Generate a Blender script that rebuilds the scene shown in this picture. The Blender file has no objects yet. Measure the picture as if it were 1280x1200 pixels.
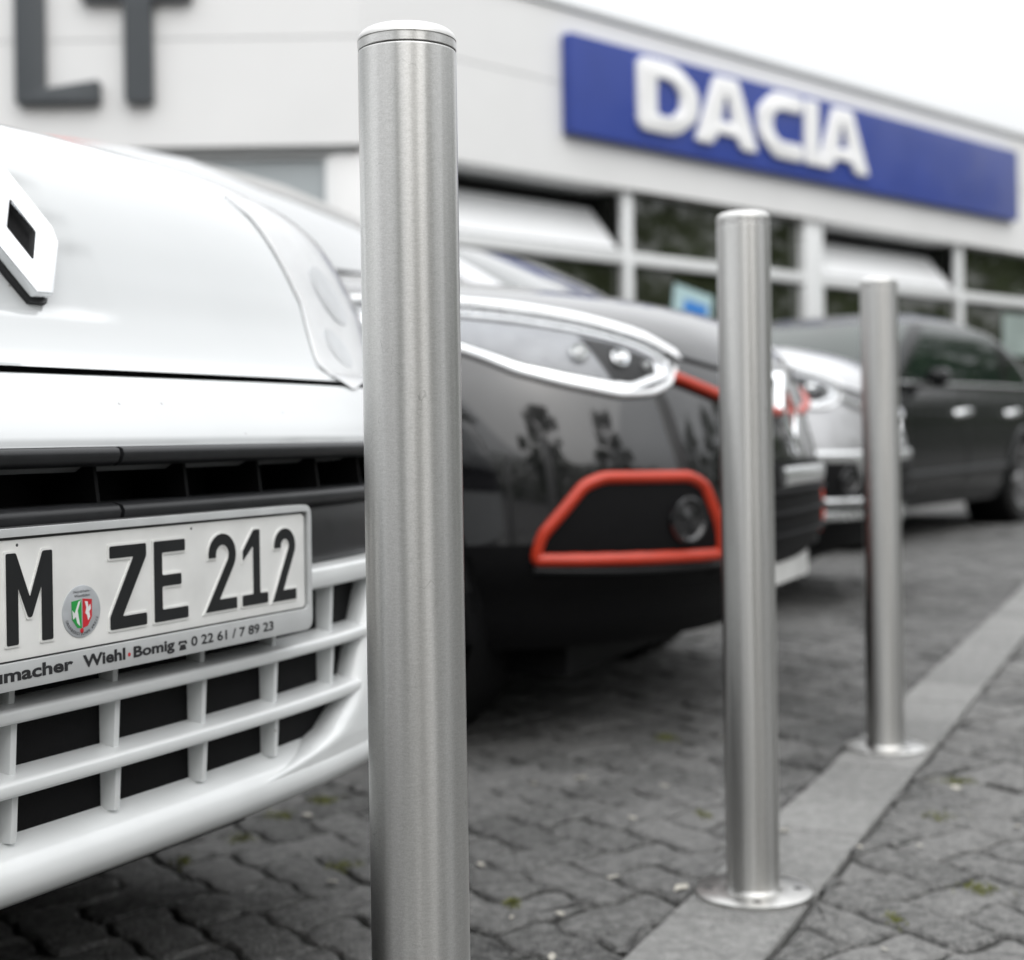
import bpy, bmesh, math, random
from mathutils import Vector, Matrix
from mathutils.geometry import tessellate_polygon
R = math.radians
random.seed(7)
scene = bpy.context.scene
COL = scene.collection

# ------------------------------------------------------------------ materials
def mat(name, color, rough=.5, metal=0., coat=0., var=.0, vscale=20., bump=0., bscale=200., spec=.5, detail=3., stretch=None, ior=None, bdist=.002, flecks=0):
    m = bpy.data.materials.new(name); m.use_nodes = True
    nt = m.node_tree; N = nt.nodes; L = nt.links
    b = N['Principled BSDF']
    b.inputs['Base Color'].default_value = (*color, 1)
    b.inputs['Roughness'].default_value = rough
    b.inputs['Metallic'].default_value = metal
    b.inputs['Coat Weight'].default_value = coat
    b.inputs['Coat Roughness'].default_value = .04
    b.inputs['Specular IOR Level'].default_value = spec
    if ior: b.inputs['Coat IOR'].default_value = ior
    tc = N.new('ShaderNodeTexCoord'); src = tc.outputs['Object']
    if stretch:
        mp = N.new('ShaderNodeMapping'); mp.inputs['Scale'].default_value = stretch
        L.new(src, mp.inputs['Vector']); src = mp.outputs['Vector']
    if var > 0:
        n = N.new('ShaderNodeTexNoise'); n.inputs['Scale'].default_value = vscale; n.inputs['Detail'].default_value = detail
        L.new(src, n.inputs['Vector'])
        mx = N.new('ShaderNodeMix'); mx.data_type = 'RGBA'
        mx.inputs[6].default_value = (*[c*(1-var) for c in color], 1)
        mx.inputs[7].default_value = (*[min(1, c*(1+var)) for c in color], 1)
        mr = N.new('ShaderNodeMapRange'); mr.inputs['From Min'].default_value = .3; mr.inputs['From Max'].default_value = .7
        L.new(n.outputs['Fac'], mr.inputs['Value']); L.new(mr.outputs[0], mx.inputs[0])
        L.new(mx.outputs[2], b.inputs['Base Color'])
        mr2 = N.new('ShaderNodeMapRange'); mr2.inputs['To Min'].default_value = max(0, rough*.85); mr2.inputs['To Max'].default_value = min(1, rough*1.2)
        L.new(n.outputs['Fac'], mr2.inputs['Value']); L.new(mr2.outputs[0], b.inputs['Roughness'])
    if bump > 0:
        n2 = N.new('ShaderNodeTexNoise'); n2.inputs['Scale'].default_value = bscale; n2.inputs['Detail'].default_value = 4
        L.new(src, n2.inputs['Vector'])
        bp = N.new('ShaderNodeBump'); bp.inputs['Strength'].default_value = bump; bp.inputs['Distance'].default_value = bdist
        L.new(n2.outputs['Fac'], bp.inputs['Height']); L.new(bp.outputs[0], b.inputs['Normal'])
    if flecks:
        src_c = b.inputs['Base Color'].links[0].from_socket
        v = N.new('ShaderNodeTexVoronoi'); v.inputs['Scale'].default_value = flecks; L.new(src, v.inputs['Vector'])
        lt = N.new('ShaderNodeMath'); lt.operation = 'LESS_THAN'; lt.inputs[1].default_value = .055; L.new(v.outputs['Distance'], lt.inputs[0])
        sc = N.new('ShaderNodeSeparateColor'); L.new(v.outputs['Color'], sc.inputs[0])
        gt = N.new('ShaderNodeMath'); gt.operation = 'GREATER_THAN'; gt.inputs[1].default_value = .78; L.new(sc.outputs[0], gt.inputs[0])
        mm = N.new('ShaderNodeMath'); mm.operation = 'MULTIPLY'; L.new(lt.outputs[0], mm.inputs[0]); L.new(gt.outputs[0], mm.inputs[1])
        mf = N.new('ShaderNodeMath'); mf.operation = 'MULTIPLY'; mf.inputs[1].default_value = .75; L.new(mm.outputs[0], mf.inputs[0])
        mx3 = N.new('ShaderNodeMix'); mx3.data_type = 'RGBA'; mx3.inputs[7].default_value = (.12, .11, .09, 1)
        L.new(mf.outputs[0], mx3.inputs[0]); L.new(src_c, mx3.inputs[6]); L.new(mx3.outputs[2], b.inputs['Base Color'])
    return m

def steel():
    m = mat('brushed_steel', (.60, .59, .57), .36, 1.)
    nt = m.node_tree; N = nt.nodes; L = nt.links; b = N['Principled BSDF']
    b.inputs['Anisotropic'].default_value = .9
    b.inputs['Anisotropic Rotation'].default_value = .25
    tg = N.new('ShaderNodeTangent'); tg.direction_type = 'RADIAL'; tg.axis = 'Z'
    L.new(tg.outputs[0], b.inputs['Tangent'])
    tc = N.new('ShaderNodeTexCoord')
    # fine horizontal grind marks, a grainy tone and vertical bands painted like stretched reflections
    mp = N.new('ShaderNodeMapping'); mp.inputs['Scale'].default_value = (200, 200, 900)
    L.new(tc.outputs['Object'], mp.inputs['Vector'])
    n = N.new('ShaderNodeTexNoise'); n.inputs['Scale'].default_value = 1; n.inputs['Detail'].default_value = 5; n.inputs['Roughness'].default_value = .7
    L.new(mp.outputs[0], n.inputs['Vector'])
    mp2 = N.new('ShaderNodeMapping'); mp2.inputs['Scale'].default_value = (1, 1, .03)
    L.new(tc.outputs['Object'], mp2.inputs['Vector'])
    n2 = N.new('ShaderNodeTexNoise'); n2.inputs['Scale'].default_value = 55; n2.inputs['Detail'].default_value = 2
    L.new(mp2.outputs[0], n2.inputs['Vector'])
    n3 = N.new('ShaderNodeTexNoise'); n3.inputs['Scale'].default_value = 900; n3.inputs['Detail'].default_value = 2
    L.new(tc.outputs['Object'], n3.inputs['Vector'])
    a = N.new('ShaderNodeMath'); a.operation = 'ADD'; L.new(n.outputs['Fac'], a.inputs[0]); L.new(n2.outputs['Fac'], a.inputs[1])
    a2 = N.new('ShaderNodeMath'); a2.operation = 'ADD'; L.new(a.outputs[0], a2.inputs[0]); L.new(n3.outputs['Fac'], a2.inputs[1])
    mr = N.new('ShaderNodeMapRange'); mr.inputs['From Min'].default_value = 1.0; mr.inputs['From Max'].default_value = 2.0
    L.new(a2.outputs[0], mr.inputs['Value'])
    mx = N.new('ShaderNodeMix'); mx.data_type = 'RGBA'
    mx.inputs[6].default_value = (.44, .435, .42, 1); mx.inputs[7].default_value = (.68, .675, .66, 1)
    L.new(mr.outputs[0], mx.inputs[0]); L.new(mx.outputs[2], b.inputs['Base Color'])
    mr3 = N.new('ShaderNodeMapRange'); mr3.inputs['To Min'].default_value = .24; mr3.inputs['To Max'].default_value = .38
    L.new(n2.outputs['Fac'], mr3.inputs['Value']); L.new(mr3.outputs[0], b.inputs['Roughness'])
    mp4 = N.new('ShaderNodeMapping'); mp4.inputs['Scale'].default_value = (14, 14, 9); mp4.inputs['Rotation'].default_value = (.5, .3, 0); L.new(tc.outputs['Object'], mp4.inputs['Vector'])
    w = N.new('ShaderNodeTexNoise'); w.inputs['Scale'].default_value = 2.2; w.inputs['Detail'].default_value = 3; L.new(mp4.outputs[0], w.inputs['Vector'])
    sb = N.new('ShaderNodeMath'); sb.operation = 'SUBTRACT'; sb.inputs[1].default_value = .5; L.new(w.outputs['Fac'], sb.inputs[0])
    ab = N.new('ShaderNodeMath'); ab.operation = 'ABSOLUTE'; L.new(sb.outputs[0], ab.inputs[0])
    ls_ = N.new('ShaderNodeMath'); ls_.operation = 'LESS_THAN'; ls_.inputs[1].default_value = .0022; L.new(ab.outputs[0], ls_.inputs[0])
    w2 = N.new('ShaderNodeTexNoise'); w2.inputs['Scale'].default_value = 22; L.new(tc.outputs['Object'], w2.inputs['Vector'])
    g2 = N.new('ShaderNodeMath'); g2.operation = 'GREATER_THAN'; g2.inputs[1].default_value = .60; L.new(w2.outputs['Fac'], g2.inputs[0])
    sm = N.new('ShaderNodeMath'); sm.operation = 'MULTIPLY'; L.new(ls_.outputs[0], sm.inputs[0]); L.new(g2.outputs[0], sm.inputs[1])
    sm2 = N.new('ShaderNodeMath'); sm2.operation = 'MULTIPLY'; sm2.inputs[1].default_value = .35; L.new(sm.outputs[0], sm2.inputs[0])
    ms = N.new('ShaderNodeMix'); ms.data_type = 'RGBA'; ms.inputs[7].default_value = (.2, .195, .19, 1)
    L.new(sm2.outputs[0], ms.inputs[0]); L.new(mx.outputs[2], ms.inputs[6]); L.new(ms.outputs[2], b.inputs['Base Color'])
    bp = N.new('ShaderNodeBump'); bp.inputs['Strength'].default_value = .06; bp.inputs['Distance'].default_value = .0004
    L.new(n.outputs['Fac'], bp.inputs['Height']); L.new(bp.outputs[0], b.inputs['Normal'])
    return m

def paver_mat(name, lo, hi):
    m = mat(name, lo, .8, bump=1., bscale=170, bdist=.006)
    nt = m.node_tree; N = nt.nodes; L = nt.links; b = N['Principled BSDF']
    g = N.new('ShaderNodeNewGeometry')
    tc = N.new('ShaderNodeTexCoord')
    n = N.new('ShaderNodeTexNoise'); n.inputs['Scale'].default_value = 45; n.inputs['Detail'].default_value = 8; n.inputs['Roughness'].default_value = .8
    L.new(tc.outputs['Object'], n.inputs['Vector'])
    n2 = N.new('ShaderNodeTexNoise'); n2.inputs['Scale'].default_value = 2.2; n2.inputs['Detail'].default_value = 4
    L.new(tc.outputs['Object'], n2.inputs['Vector'])
    a = N.new('ShaderNodeMath'); a.operation = 'MULTIPLY_ADD'; a.inputs[1].default_value = .32
    L.new(g.outputs['Random Per Island'], a.inputs[0])
    s = N.new('ShaderNodeMath'); s.operation = 'MULTIPLY_ADD'; s.inputs[1].default_value = 2.8; s.inputs[2].default_value = -1.2
    L.new(n.outputs['Fac'], s.inputs[0]); 
    s2 = N.new('ShaderNodeMath'); s2.operation = 'MULTIPLY_ADD'; s2.inputs[1].default_value = .8
    L.new(n2.outputs['Fac'], s2.inputs[0]); L.new(s.outputs[0], s2.inputs[2])
    s3 = N.new('ShaderNodeMath'); s3.operation = 'SUBTRACT'; s3.inputs[1].default_value = .35
    L.new(s2.outputs[0], s3.inputs[0]); L.new(s3.outputs[0], a.inputs[2])
    mx = N.new('ShaderNodeMix'); mx.data_type = 'RGBA'
    mx.inputs[6].default_value = (*lo, 1); mx.inputs[7].default_value = (*hi, 1)
    L.new(a.outputs[0], mx.inputs[0])
    # pale grit flecks
    v = N.new('ShaderNodeTexVoronoi'); v.inputs['Scale'].default_value = 210
    L.new(tc.outputs['Object'], v.inputs['Vector'])
    lt = N.new('ShaderNodeMath'); lt.operation = 'LESS_THAN'; lt.inputs[1].default_value = .24
    L.new(v.outputs['Distance'], lt.inputs[0])
    mul = N.new('ShaderNodeMath'); mul.operation = 'MULTIPLY'; mul.inputs[1].default_value = .6; L.new(lt.outputs[0], mul.inputs[0])
    mx2 = N.new('ShaderNodeMix'); mx2.data_type = 'RGBA'; mx2.inputs[7].default_value = (.36, .355, .34, 1)
    L.new(mul.outputs[0], mx2.inputs[0]); L.new(mx.outputs[2], mx2.inputs[6]); L.new(mx2.outputs[2], b.inputs['Base Color'])
    return m

def lens_mat():
    m = bpy.data.materials.new('clear_lens'); m.use_nodes = True
    N = m.node_tree.nodes; L = m.node_tree.links; N.remove(N['Principled BSDF'])
    out = N['Material Output']
    t = N.new('ShaderNodeBsdfTransparent'); t.inputs[0].default_value = (1, 1, 1, 1)
    g = N.new('ShaderNodeBsdfGlossy'); g.inputs['Roughness'].default_value = .03
    f = N.new('ShaderNodeFresnel'); f.inputs[0].default_value = 1.2
    n = N.new('ShaderNodeTexNoise'); n.inputs['Scale'].default_value = 30
    bp = N.new('ShaderNodeBump'); bp.inputs['Strength'].default_value = .05; L.new(n.outputs['Fac'], bp.inputs['Height'])
    L.new(bp.outputs[0], g.inputs['Normal'])
    mx = N.new('ShaderNodeMixShader')
    L.new(f.outputs[0], mx.inputs[0]); L.new(t.outputs[0], mx.inputs[1]); L.new(g.outputs[0], mx.inputs[2]); L.new(mx.outputs[0], out.inputs[0])
    return m

M = dict(
    steel=steel(), lens=lens_mat(),
    groove=mat('dark_groove', (.03, .03, .03), .6, var=.2),
    plate_steel=mat('flange_steel', (.56, .555, .54), .33, 1., var=.12, vscale=60),
    white_paint=mat('white_car_paint', (.475, .488, .492), .22, coat=1., var=.012, vscale=6, flecks=34),
    bumper_white=mat('upper_bumper_paint', (.475, .488, .492), .24, coat=1., var=.02, vscale=9, flecks=40),
    white_plastic=mat('white_bumper_paint', (.68, .695, .695), .32, coat=.7, var=.04, vscale=14, flecks=45),
    dark_trim=mat('dark_satin_plastic', (.017, .0175, .019), .36, spec=.35, var=.15, vscale=40, bump=.1, bscale=600),
    black_plastic=mat('black_plastic', (.004, .004, .0045), .6, var=.2, vscale=60, bump=.15, bscale=500, spec=.14),
    lamp_shade=mat('lamp_shade', (.27, .28, .30), .22, coat=.5, var=.15, vscale=18),
    lamp_grey=mat('lamp_grey', (.74, .76, .78), .2, coat=.6, var=.08, vscale=25),
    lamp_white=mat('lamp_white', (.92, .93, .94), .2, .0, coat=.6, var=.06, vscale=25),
    gloss_black=mat('gloss_black', (.008, .008, .009), .12, coat=.6, var=.1),
    chrome=mat('chrome', (.82, .83, .84), .08, 1., var=.03),
    reflector=mat('lamp_reflector', (.86, .87, .88), .16, 1., var=.05, vscale=30),
    satin=mat('satin_chrome', (.78, .79, .79), .25, .9, var=.04),
    plate_white=mat('plate_white', (.78, .78, .76), .3, coat=.5, var=.06, vscale=25, flecks=60),
    plate_black=mat('plate_black', (.010, .011, .012), .3, var=.2),
    holder=mat('plate_holder_grey', (.47, .48, .48), .35, var=.06, vscale=30),
    rim_dark=mat('plate_holder_groove', (.06, .06, .06), .4, var=.2),
    text_black=mat('print_black', (.012, .012, .014), .5, var=.2),
    seal_silver=mat('seal_silver', (.50, .52, .54), .35, .3, var=.08, vscale=90),
    green=mat('crest_green', (.02, .32, .06), .4, var=.15), red=mat('crest_red', (.55, .02, .03), .4, var=.15),
    seal_white=mat('crest_white', (.75, .75, .75), .4, var=.05), euro=mat('euro_blue', (.01, .05, .35), .4, var=.1),
    black_paint=mat('black_car_paint', (.006, .006, .007), .2, coat=1., var=.1, ior=1.8, spec=.1),
    orange=mat('orange_red_trim', (.50, .036, .011), .36, coat=.25, var=.06),
    silver_paint=mat('silver_car_paint', (.50, .50, .51), .3, .55, coat=1., var=.04),
    dark_paint=mat('dark_car_paint', (.004, .005, .005), .15, coat=0., var=.1, spec=.26),
    tinted_glass=mat('tinted_glass', (.012, .021, .016), .03, spec=.5, var=.3, vscale=3), car_glass=mat('car_glass', (.018, .024, .022), .03, coat=1., var=.1),
    tyre=mat('tyre_rubber', (.016, .016, .016), .8, var=.25, bump=.3, bscale=120),
    alloy=mat('alloy_rim', (.55, .55, .56), .3, .9, var=.06),
    fascia=mat('fascia_panel', (.77, .77, .765), .45, coat=.1, var=.02, vscale=1.2),
    coping=mat('coping_metal', (.52, .53, .53), .35, .3, var=.05),
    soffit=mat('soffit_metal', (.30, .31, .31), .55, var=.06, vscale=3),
    frame=mat('window_frame_alu', (.74, .75, .75), .35, .1, var=.04),
    bld_glass=mat('showroom_glass', (.022, .026, .014), .02, coat=1., var=.25, vscale=.6),
    grey_glass=mat('frosted_grey_glass', (.42, .455, .47), .15, coat=.5, var=.06, vscale=.8),
    vent_white=mat('vent_panel', (.88, .89, .90), .3, coat=.2, var=.03),
    sign_blue=mat('sign_blue', (.016, .044, .27), .32, coat=.12, var=.06, vscale=1.5),
    sign_white=mat('sign_white', (.86, .86, .86), .35, coat=.2, var=.03),
    letter_grey=mat('letter_grey', (.045, .052, .058), .4, var=.08),
    poster_blue=mat('poster_blue', (.04, .22, .62), .4, coat=.3, var=.1), pane_reflection=mat('pane_reflection', (.30, .36, .34), .4, coat=.3, var=.2, vscale=3), poster_pale=mat('poster_pale', (.45, .62, .64), .4, coat=.3, var=.08),
    interior=mat('dark_interior', (.02, .022, .018), .8, var=.3, vscale=1),
    roof=mat('roof_felt', (.12, .12, .12), .9, var=.2),
    paver_lot=paver_mat('paver_lot', (.020, .020, .0195), (.185, .183, .178)),
    paver_walk=paver_mat('paver_walk', (.035, .035, .034), (.245, .242, .234)),
    kerb=paver_mat('kerb_concrete', (.13, .13, .126), (.30, .297, .288)),
    sand=mat('joint_sand', (.012, .0115, .010), .95, var=.4, vscale=30, bump=.6, bscale=150),
    ground=mat('ground_paving', (.095, .093, .09), .85, var=.3, vscale=9, bump=.4, bscale=40),
    moss=mat('moss', (.13, .14, .03), .9, var=.4, vscale=60),
    pebble=mat('pebble', (.42, .41, .38), .7, var=.2, vscale=120),
    leafdry=mat('dry_petal', (.42, .40, .35), .7, var=.2, vscale=90),
    bark=mat('bark', (.07, .055, .04), .9, var=.3, vscale=12, bump=.5, bscale=30),
    leaf=mat('leaf', (.045, .075, .016), .6, var=.45, vscale=1.3),
    brick=mat('red_roof', (.28, .06, .03), .4, coat=.4, var=.05),
)

# ------------------------------------------------------------------ mesh builder
class MB:
    def __init__(s, T=None): s.v = []; s.f = []; s.T = T
    def add(s, vs, fs):
        o = len(s.v)
        s.v += [tuple(s.T(*p)) if s.T else tuple(p) for p in vs]
        s.f += [tuple(i+o for i in f) for f in fs]
        return s
    def box(s, x0, x1, y0, y1, z0, z1):
        return s.add([(x0,y0,z0),(x1,y0,z0),(x1,y1,z0),(x0,y1,z0),(x0,y0,z1),(x1,y0,z1),(x1,y1,z1),(x0,y1,z1)],
                     [(0,3,2,1),(4,5,6,7),(0,1,5,4),(1,2,6,5),(2,3,7,6),(3,0,4,7)])
    def grid(s, rows, cu=False, keep=None):
        n = len(rows[0]); vs = [p for r in rows for p in r]; fs = []
        for i in range(len(rows)-1):
            for j in range(n if cu else n-1):
                k = (j+1) % n
                if keep and not keep(i, j): continue
                fs.append((i*n+j, i*n+k, (i+1)*n+k, (i+1)*n+j))
        return s.add(vs, fs)
    def tube(s, path, r, seg=10, closed=False, caps=True, sx=1.):
        pts = [Vector(p) for p in path]; n = len(pts); rows = []
        up0 = Vector((.03, .02, 1)).normalized()
        for i, p in enumerate(pts):
            a = pts[(i-1) % n] if (closed or i > 0) else p
            b = pts[(i+1) % n] if (closed or i < n-1) else p
            t = (b-a).normalized(); u = t.cross(up0)
            if u.length < .05: u = t.cross(Vector((1, 0, 0)))
            u.normalize(); w = u.cross(t)
            rr = r[i] if isinstance(r, (list, tuple)) else r
            rows.append([tuple(p+u*(rr*math.cos(2*math.pi*k/seg)*sx)+w*(rr*math.sin(2*math.pi*k/seg))) for k in range(seg)])
        if closed: rows.append(rows[0])
        o = len(s.v); s.grid(rows, True)
        if caps and not closed:
            s.f.append(tuple(range(o, o+seg))); s.f.append(tuple(range(o+(n-1)*seg, o+n*seg)))
        return s
    def lathe(s, prof, seg=48, c=(0,0,0), axis='z', caps=True):
        rows = []
        for r, h in prof:
            row = []
            for k in range(seg):
                a = 2*math.pi*k/seg
                if axis == 'z': row.append((c[0]+r*math.cos(a), c[1]+r*math.sin(a), c[2]+h))
                elif axis == 'y': row.append((c[0]+r*math.cos(a), c[1]+h, c[2]+r*math.sin(a)))
                else: row.append((c[0]+h, c[1]+r*math.cos(a), c[2]+r*math.sin(a)))
            rows.append(row)
        o = len(s.v); s.grid(rows, True)
        if caps and prof[0][0] > 1e-4: s.f.append(tuple(range(o, o+seg)))
        if caps and prof[-1][0] > 1e-4: s.f.append(tuple(range(o+(len(prof)-1)*seg, o+len(prof)*seg)))
        return s
    def prism(s, polys, fn, d0, d1):
        """polys: outline followed by holes, 2D; fn(a, b, depth) -> point"""
        tess = tessellate_polygon([[Vector((a, b, 0)) for a, b in p] for p in polys])
        flat = [p for q in polys for p in q]; n = len(flat)
        vs = [fn(a, b, d0) for a, b in flat]+[fn(a, b, d1) for a, b in flat]
        fs = [tuple(t) for t in tess]+[tuple(i+n for i in reversed(t)) for t in tess]
        o = 0
        for p in polys:
            m = len(p)
            for i in range(m):
                j = (i+1) % m; fs.append((o+i, o+j, n+o+j, n+o+i))
            o += m
        return s.add(vs, fs)
    def build(s, name, m, parent=None, smooth=True, angle=35, bevel=0, seg=2):
        me = bpy.data.meshes.new(name); me.from_pydata(s.v, [], s.f); me.materials.append(m)
        bm = bmesh.new(); bm.from_mesh(me)
        bmesh.ops.remove_doubles(bm, verts=bm.verts, dist=1e-6)
        bmesh.ops.recalc_face_normals(bm, faces=bm.faces)
        if bevel > 0:
            es = [e for e in bm.edges if len(e.link_faces) == 2 and e.calc_face_angle(0) > R(30)]
            bmesh.ops.bevel(bm, geom=es, offset=bevel, segments=seg, profile=.5, affect='EDGES', clamp_overlap=True)
        for f in bm.faces: f.smooth = smooth
        for e in bm.edges:
            if len(e.link_faces) == 2 and e.calc_face_angle(0) > R(angle): e.smooth = False
        bm.to_mesh(me); bm.free()
        o = bpy.data.objects.new(name, me); COL.objects.link(o)
        if parent: o.parent = parent
        return o

def tag(o, label=None, cat=None, group=None, kind=None):
    if label: o['label'] = label
    if cat: o['category'] = cat
    if group: o['group'] = group
    if kind: o['kind'] = kind
    return o
def empty(name, loc, rz=0, **k):
    o = bpy.data.objects.new(name, None); COL.objects.link(o); o.location = loc; o.rotation_euler = (0, 0, rz)
    o.empty_display_size = .1
    return tag(o, **k)
def copy_tree(o, parent=None):
    c = o.copy(); COL.objects.link(c)
    if parent: c.parent = parent
    for ch in list(o.children): copy_tree(ch, c)
    return c

def text_polys(string, size, offset=0., extrude=.0002, shear=0., width=1.):
    cu = bpy.data.curves.new('t', 'FONT'); cu.body = string; cu.size = size; cu.offset = offset; cu.extrude = extrude; cu.shear = shear
    cu.resolution_u = 3
    o = bpy.data.objects.new('t', cu); COL.objects.link(o)
    dg = bpy.context.evaluated_depsgraph_get(); dg.update()
    me = o.evaluated_get(dg).to_mesh()
    v = [tuple(q.co) for q in me.vertices]; f = [tuple(p.vertices) for p in me.polygons]
    o.evaluated_get(dg).to_mesh_clear()
    bpy.data.objects.remove(o); bpy.data.curves.remove(cu)
    return [(x*width, y, z) for x, y, z in v], f

def interp(z, T):
    if z <= T[0][0]: return T[0][1]
    for (a, b), (c, d) in zip(T, T[1:]):
        if z <= c: return b+(d-b)*(z-a)/(c-a)
    return T[-1][1]
def smooth_tab(T):
    """Catmull-Rom resample of a table so skins have no facet lines"""
    out = []
    for i in range(len(T)-1):
        p0 = T[max(0, i-1)]; p1 = T[i]; p2 = T[i+1]; p3 = T[min(len(T)-1, i+2)]
        m1 = (p2[1]-p0[1])/max(1e-6, (p2[0]-p0[0])); m2 = (p3[1]-p1[1])/max(1e-6, (p3[0]-p1[0])); h = p2[0]-p1[0]
        for k in range(8):
            t = k/8; a = 2*t**3-3*t**2+1; b = t**3-2*t**2+t; c = -2*t**3+3*t**2; d = t**3-t**2
            out.append((p1[0]+h*t, a*p1[1]+b*h*m1+c*p2[1]+d*h*m2))
    out.append(T[-1]); return out

# ------------------------------------------------------------------ car skins
class Skin:
    """front/side/rear skin of a car: x forward, y left, z up; outline per height is a superellipse nose, straight sides and a superellipse tail"""
    def __init__(s, S, W, Rr, L, N, dent=None):
        s.S = smooth_tab(S); s.W = smooth_tab(W); s.R = Rr; s.L = L; s.N = N; s.dent = dent
    def th(s, y, z):
        w = interp(z, s.W); n = interp(z, s.N); q = min(1, abs(y)/w)
        return math.copysign(math.asin(q**(n/2)), y)
    def pt(s, th, z):
        w = interp(z, s.W); n = interp(z, s.N); l = interp(z, s.L)
        sn, cs = abs(math.sin(th)), abs(math.cos(th))
        y = math.copysign(w*sn**(2/n), th); x = interp(z, s.S)-l*(1-cs**(2/n))
        if s.dent: x -= s.dent(y, z)
        return Vector((x, y, z))
    def xs(s, y, z): return s.pt(s.th(y, z), z).x
    def off(s, th, z, d):
        e = .004; p = s.pt(th, z)
        a = s.pt(th+e*2, z)-s.pt(th-e*2, z); b = s.pt(th, z+e)-s.pt(th, z-e)
        n = a.cross(b)
        if n.length < 1e-9: n = Vector((1, 0, 0))
        n.normalize()
        if n.dot(Vector((1, y_sign(p.y)*.6, .3))) < 0: n = -n
        return p+n*d
    def yz(s, y, z, d=0): return s.off(s.th(y, z), z, d)
    def outline(s, z, nf=48, ns=60, nr=20):
        w = interp(z, s.W); n = interp(z, s.N); l = interp(z, s.L); S = interp(z, s.S); rr = interp(z, s.R)
        F = [tuple(s.pt(-math.pi/2+math.pi*k/nf, z)) for k in range(nf+1)]
        lr = .5
        left = [(S-l+(rr+lr-S+l)*k/ns, w, z) for k in range(1, ns)]
        rear = []
        for k in range(nr+1):
            a = math.pi/2-math.pi*k/nr
            rear.append((rr+lr*(1-abs(math.cos(a))**(2/2.6)), math.copysign(w*abs(math.sin(a))**(2/2.6), a), z))
        right = [(x, -y, zz) for x, y, zz in reversed(left)]
        return F, left, rear, right
    def strip(s, up, lo, nu, nv, d, bulge=0.):
        """patch between two (y,z) polylines lying on the skin, raised by d"""
        def res(pl):
            q = [Vector((s.th(y, z), z)) for y, z in pl]
            ln = [0]
            for a, b in zip(q, q[1:]): ln.append(ln[-1]+(b-a).length)
            out = []
            for k in range(nu+1):
                t = ln[-1]*k/nu
                for i in range(len(q)-1):
                    if t <= ln[i+1]+1e-9:
                        f = (t-ln[i])/max(1e-9, ln[i+1]-ln[i]); out.append(q[i].lerp(q[i+1], f)); break
            return out
        U, V = res(up), res(lo); rows = []
        for j in range(nv+1):
            f = j/nv
            rows.append([tuple(s.off(*(U[k].lerp(V[k], f)), d+bulge*math.sin(math.pi*f)*math.sin(math.pi*min(1, max(0, k/nu))))) for k in range(nu+1)])
        return rows
    def loop(s, pl, d, sub=6, closed=True):
        q = [Vector((s.th(y, z), z)) for y, z in pl]; out = []
        n = len(q)
        for i in range(n if closed else n-1):
            p0, p1, p2, p3 = (q[(i-1) % n], q[i], q[(i+1) % n], q[(i+2) % n]) if closed else (q[max(0, i-1)], q[i], q[i+1], q[min(n-1, i+2)])
            for k in range(sub):
                t = k/sub
                c = .5*((2*p1)+(p2-p0)*t*.6+(-.6*(p0-p2)*0+(3*p2-3*p1-(p2-p0)*.6*2-(p3-p1)*.6)*2)*0*t*t)
                # light corner rounding: cubic hermite with short tangents
                m1 = (p2-p0)*.22; m2 = (p3-p1)*.22
                c = (2*t**3-3*t**2+1)*p1+(t**3-2*t**2+t)*m1+(-2*t**3+3*t**2)*p2+(t**3-t**2)*m2
                out.append(tuple(s.off(c.x, c.y, d)))
        if not closed: out.append(tuple(s.off(q[-1].x, q[-1].y, d)))
        return out
def y_sign(y): return 1 if y > 0 else -1 if y < 0 else 0

def mir(pl): return [(-y, z) for y, z in pl]

def wheel(parent, x, y, r=.31, w=.2, spokes=5):
    """wheel part with tyre, rim; y is the outer face"""
    sg = 1 if y > 0 else -1
    t = MB().lathe([(r*.66, 0), (r*.9, .012), (r*.985, -.02), (r, -.05), (r, -w+.04), (r*.97, -w), (r*.6, -w)], 40, axis='y', caps=False)
    t.v = [(x+a, y+sg*b, r+c) for a, b, c in t.v]
    o = t.build('wheel', M['tyre'], parent)
    h = MB().lathe([(0, -.02), (r*.12, -.018), (r*.16, -.03)], 24, axis='y', caps=False)
    h.lathe([(r*.60, -.004), (r*.66, .002), (r*.66, -.03), (r*.58, -.04), (r*.56, -.1)], 40, axis='y', caps=False)
    for k in range(spokes):
        a0 = 2*math.pi*k/spokes
        pts = []
        for da in (-.16, .16):
            for rr, wd in ((.12, 1.2), (.60, .75)):
                a = a0+da*wd
                pts.append((rr*r*math.cos(a)/math.cos(da*wd), rr*r*math.sin(a)/math.cos(da*wd)))
        q = [pts[0], pts[1], pts[3], pts[2]]
        h.prism([q], lambda a, b, d: (a, d, b), -.012, -.035)
    h.v = [(x+a, y+sg*b, r+c) for a, b, c in h.v]
    h.build('rim', M['alloy'], o)
    d = MB().lathe([(0, -.07), (r*.6, -.07)], 24, axis='y'); d.v = [(x+a, y+sg*b, r+c) for a, b, c in d.v]
    d.build('brake_disc', M['black_plastic'], o)
    return o

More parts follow.
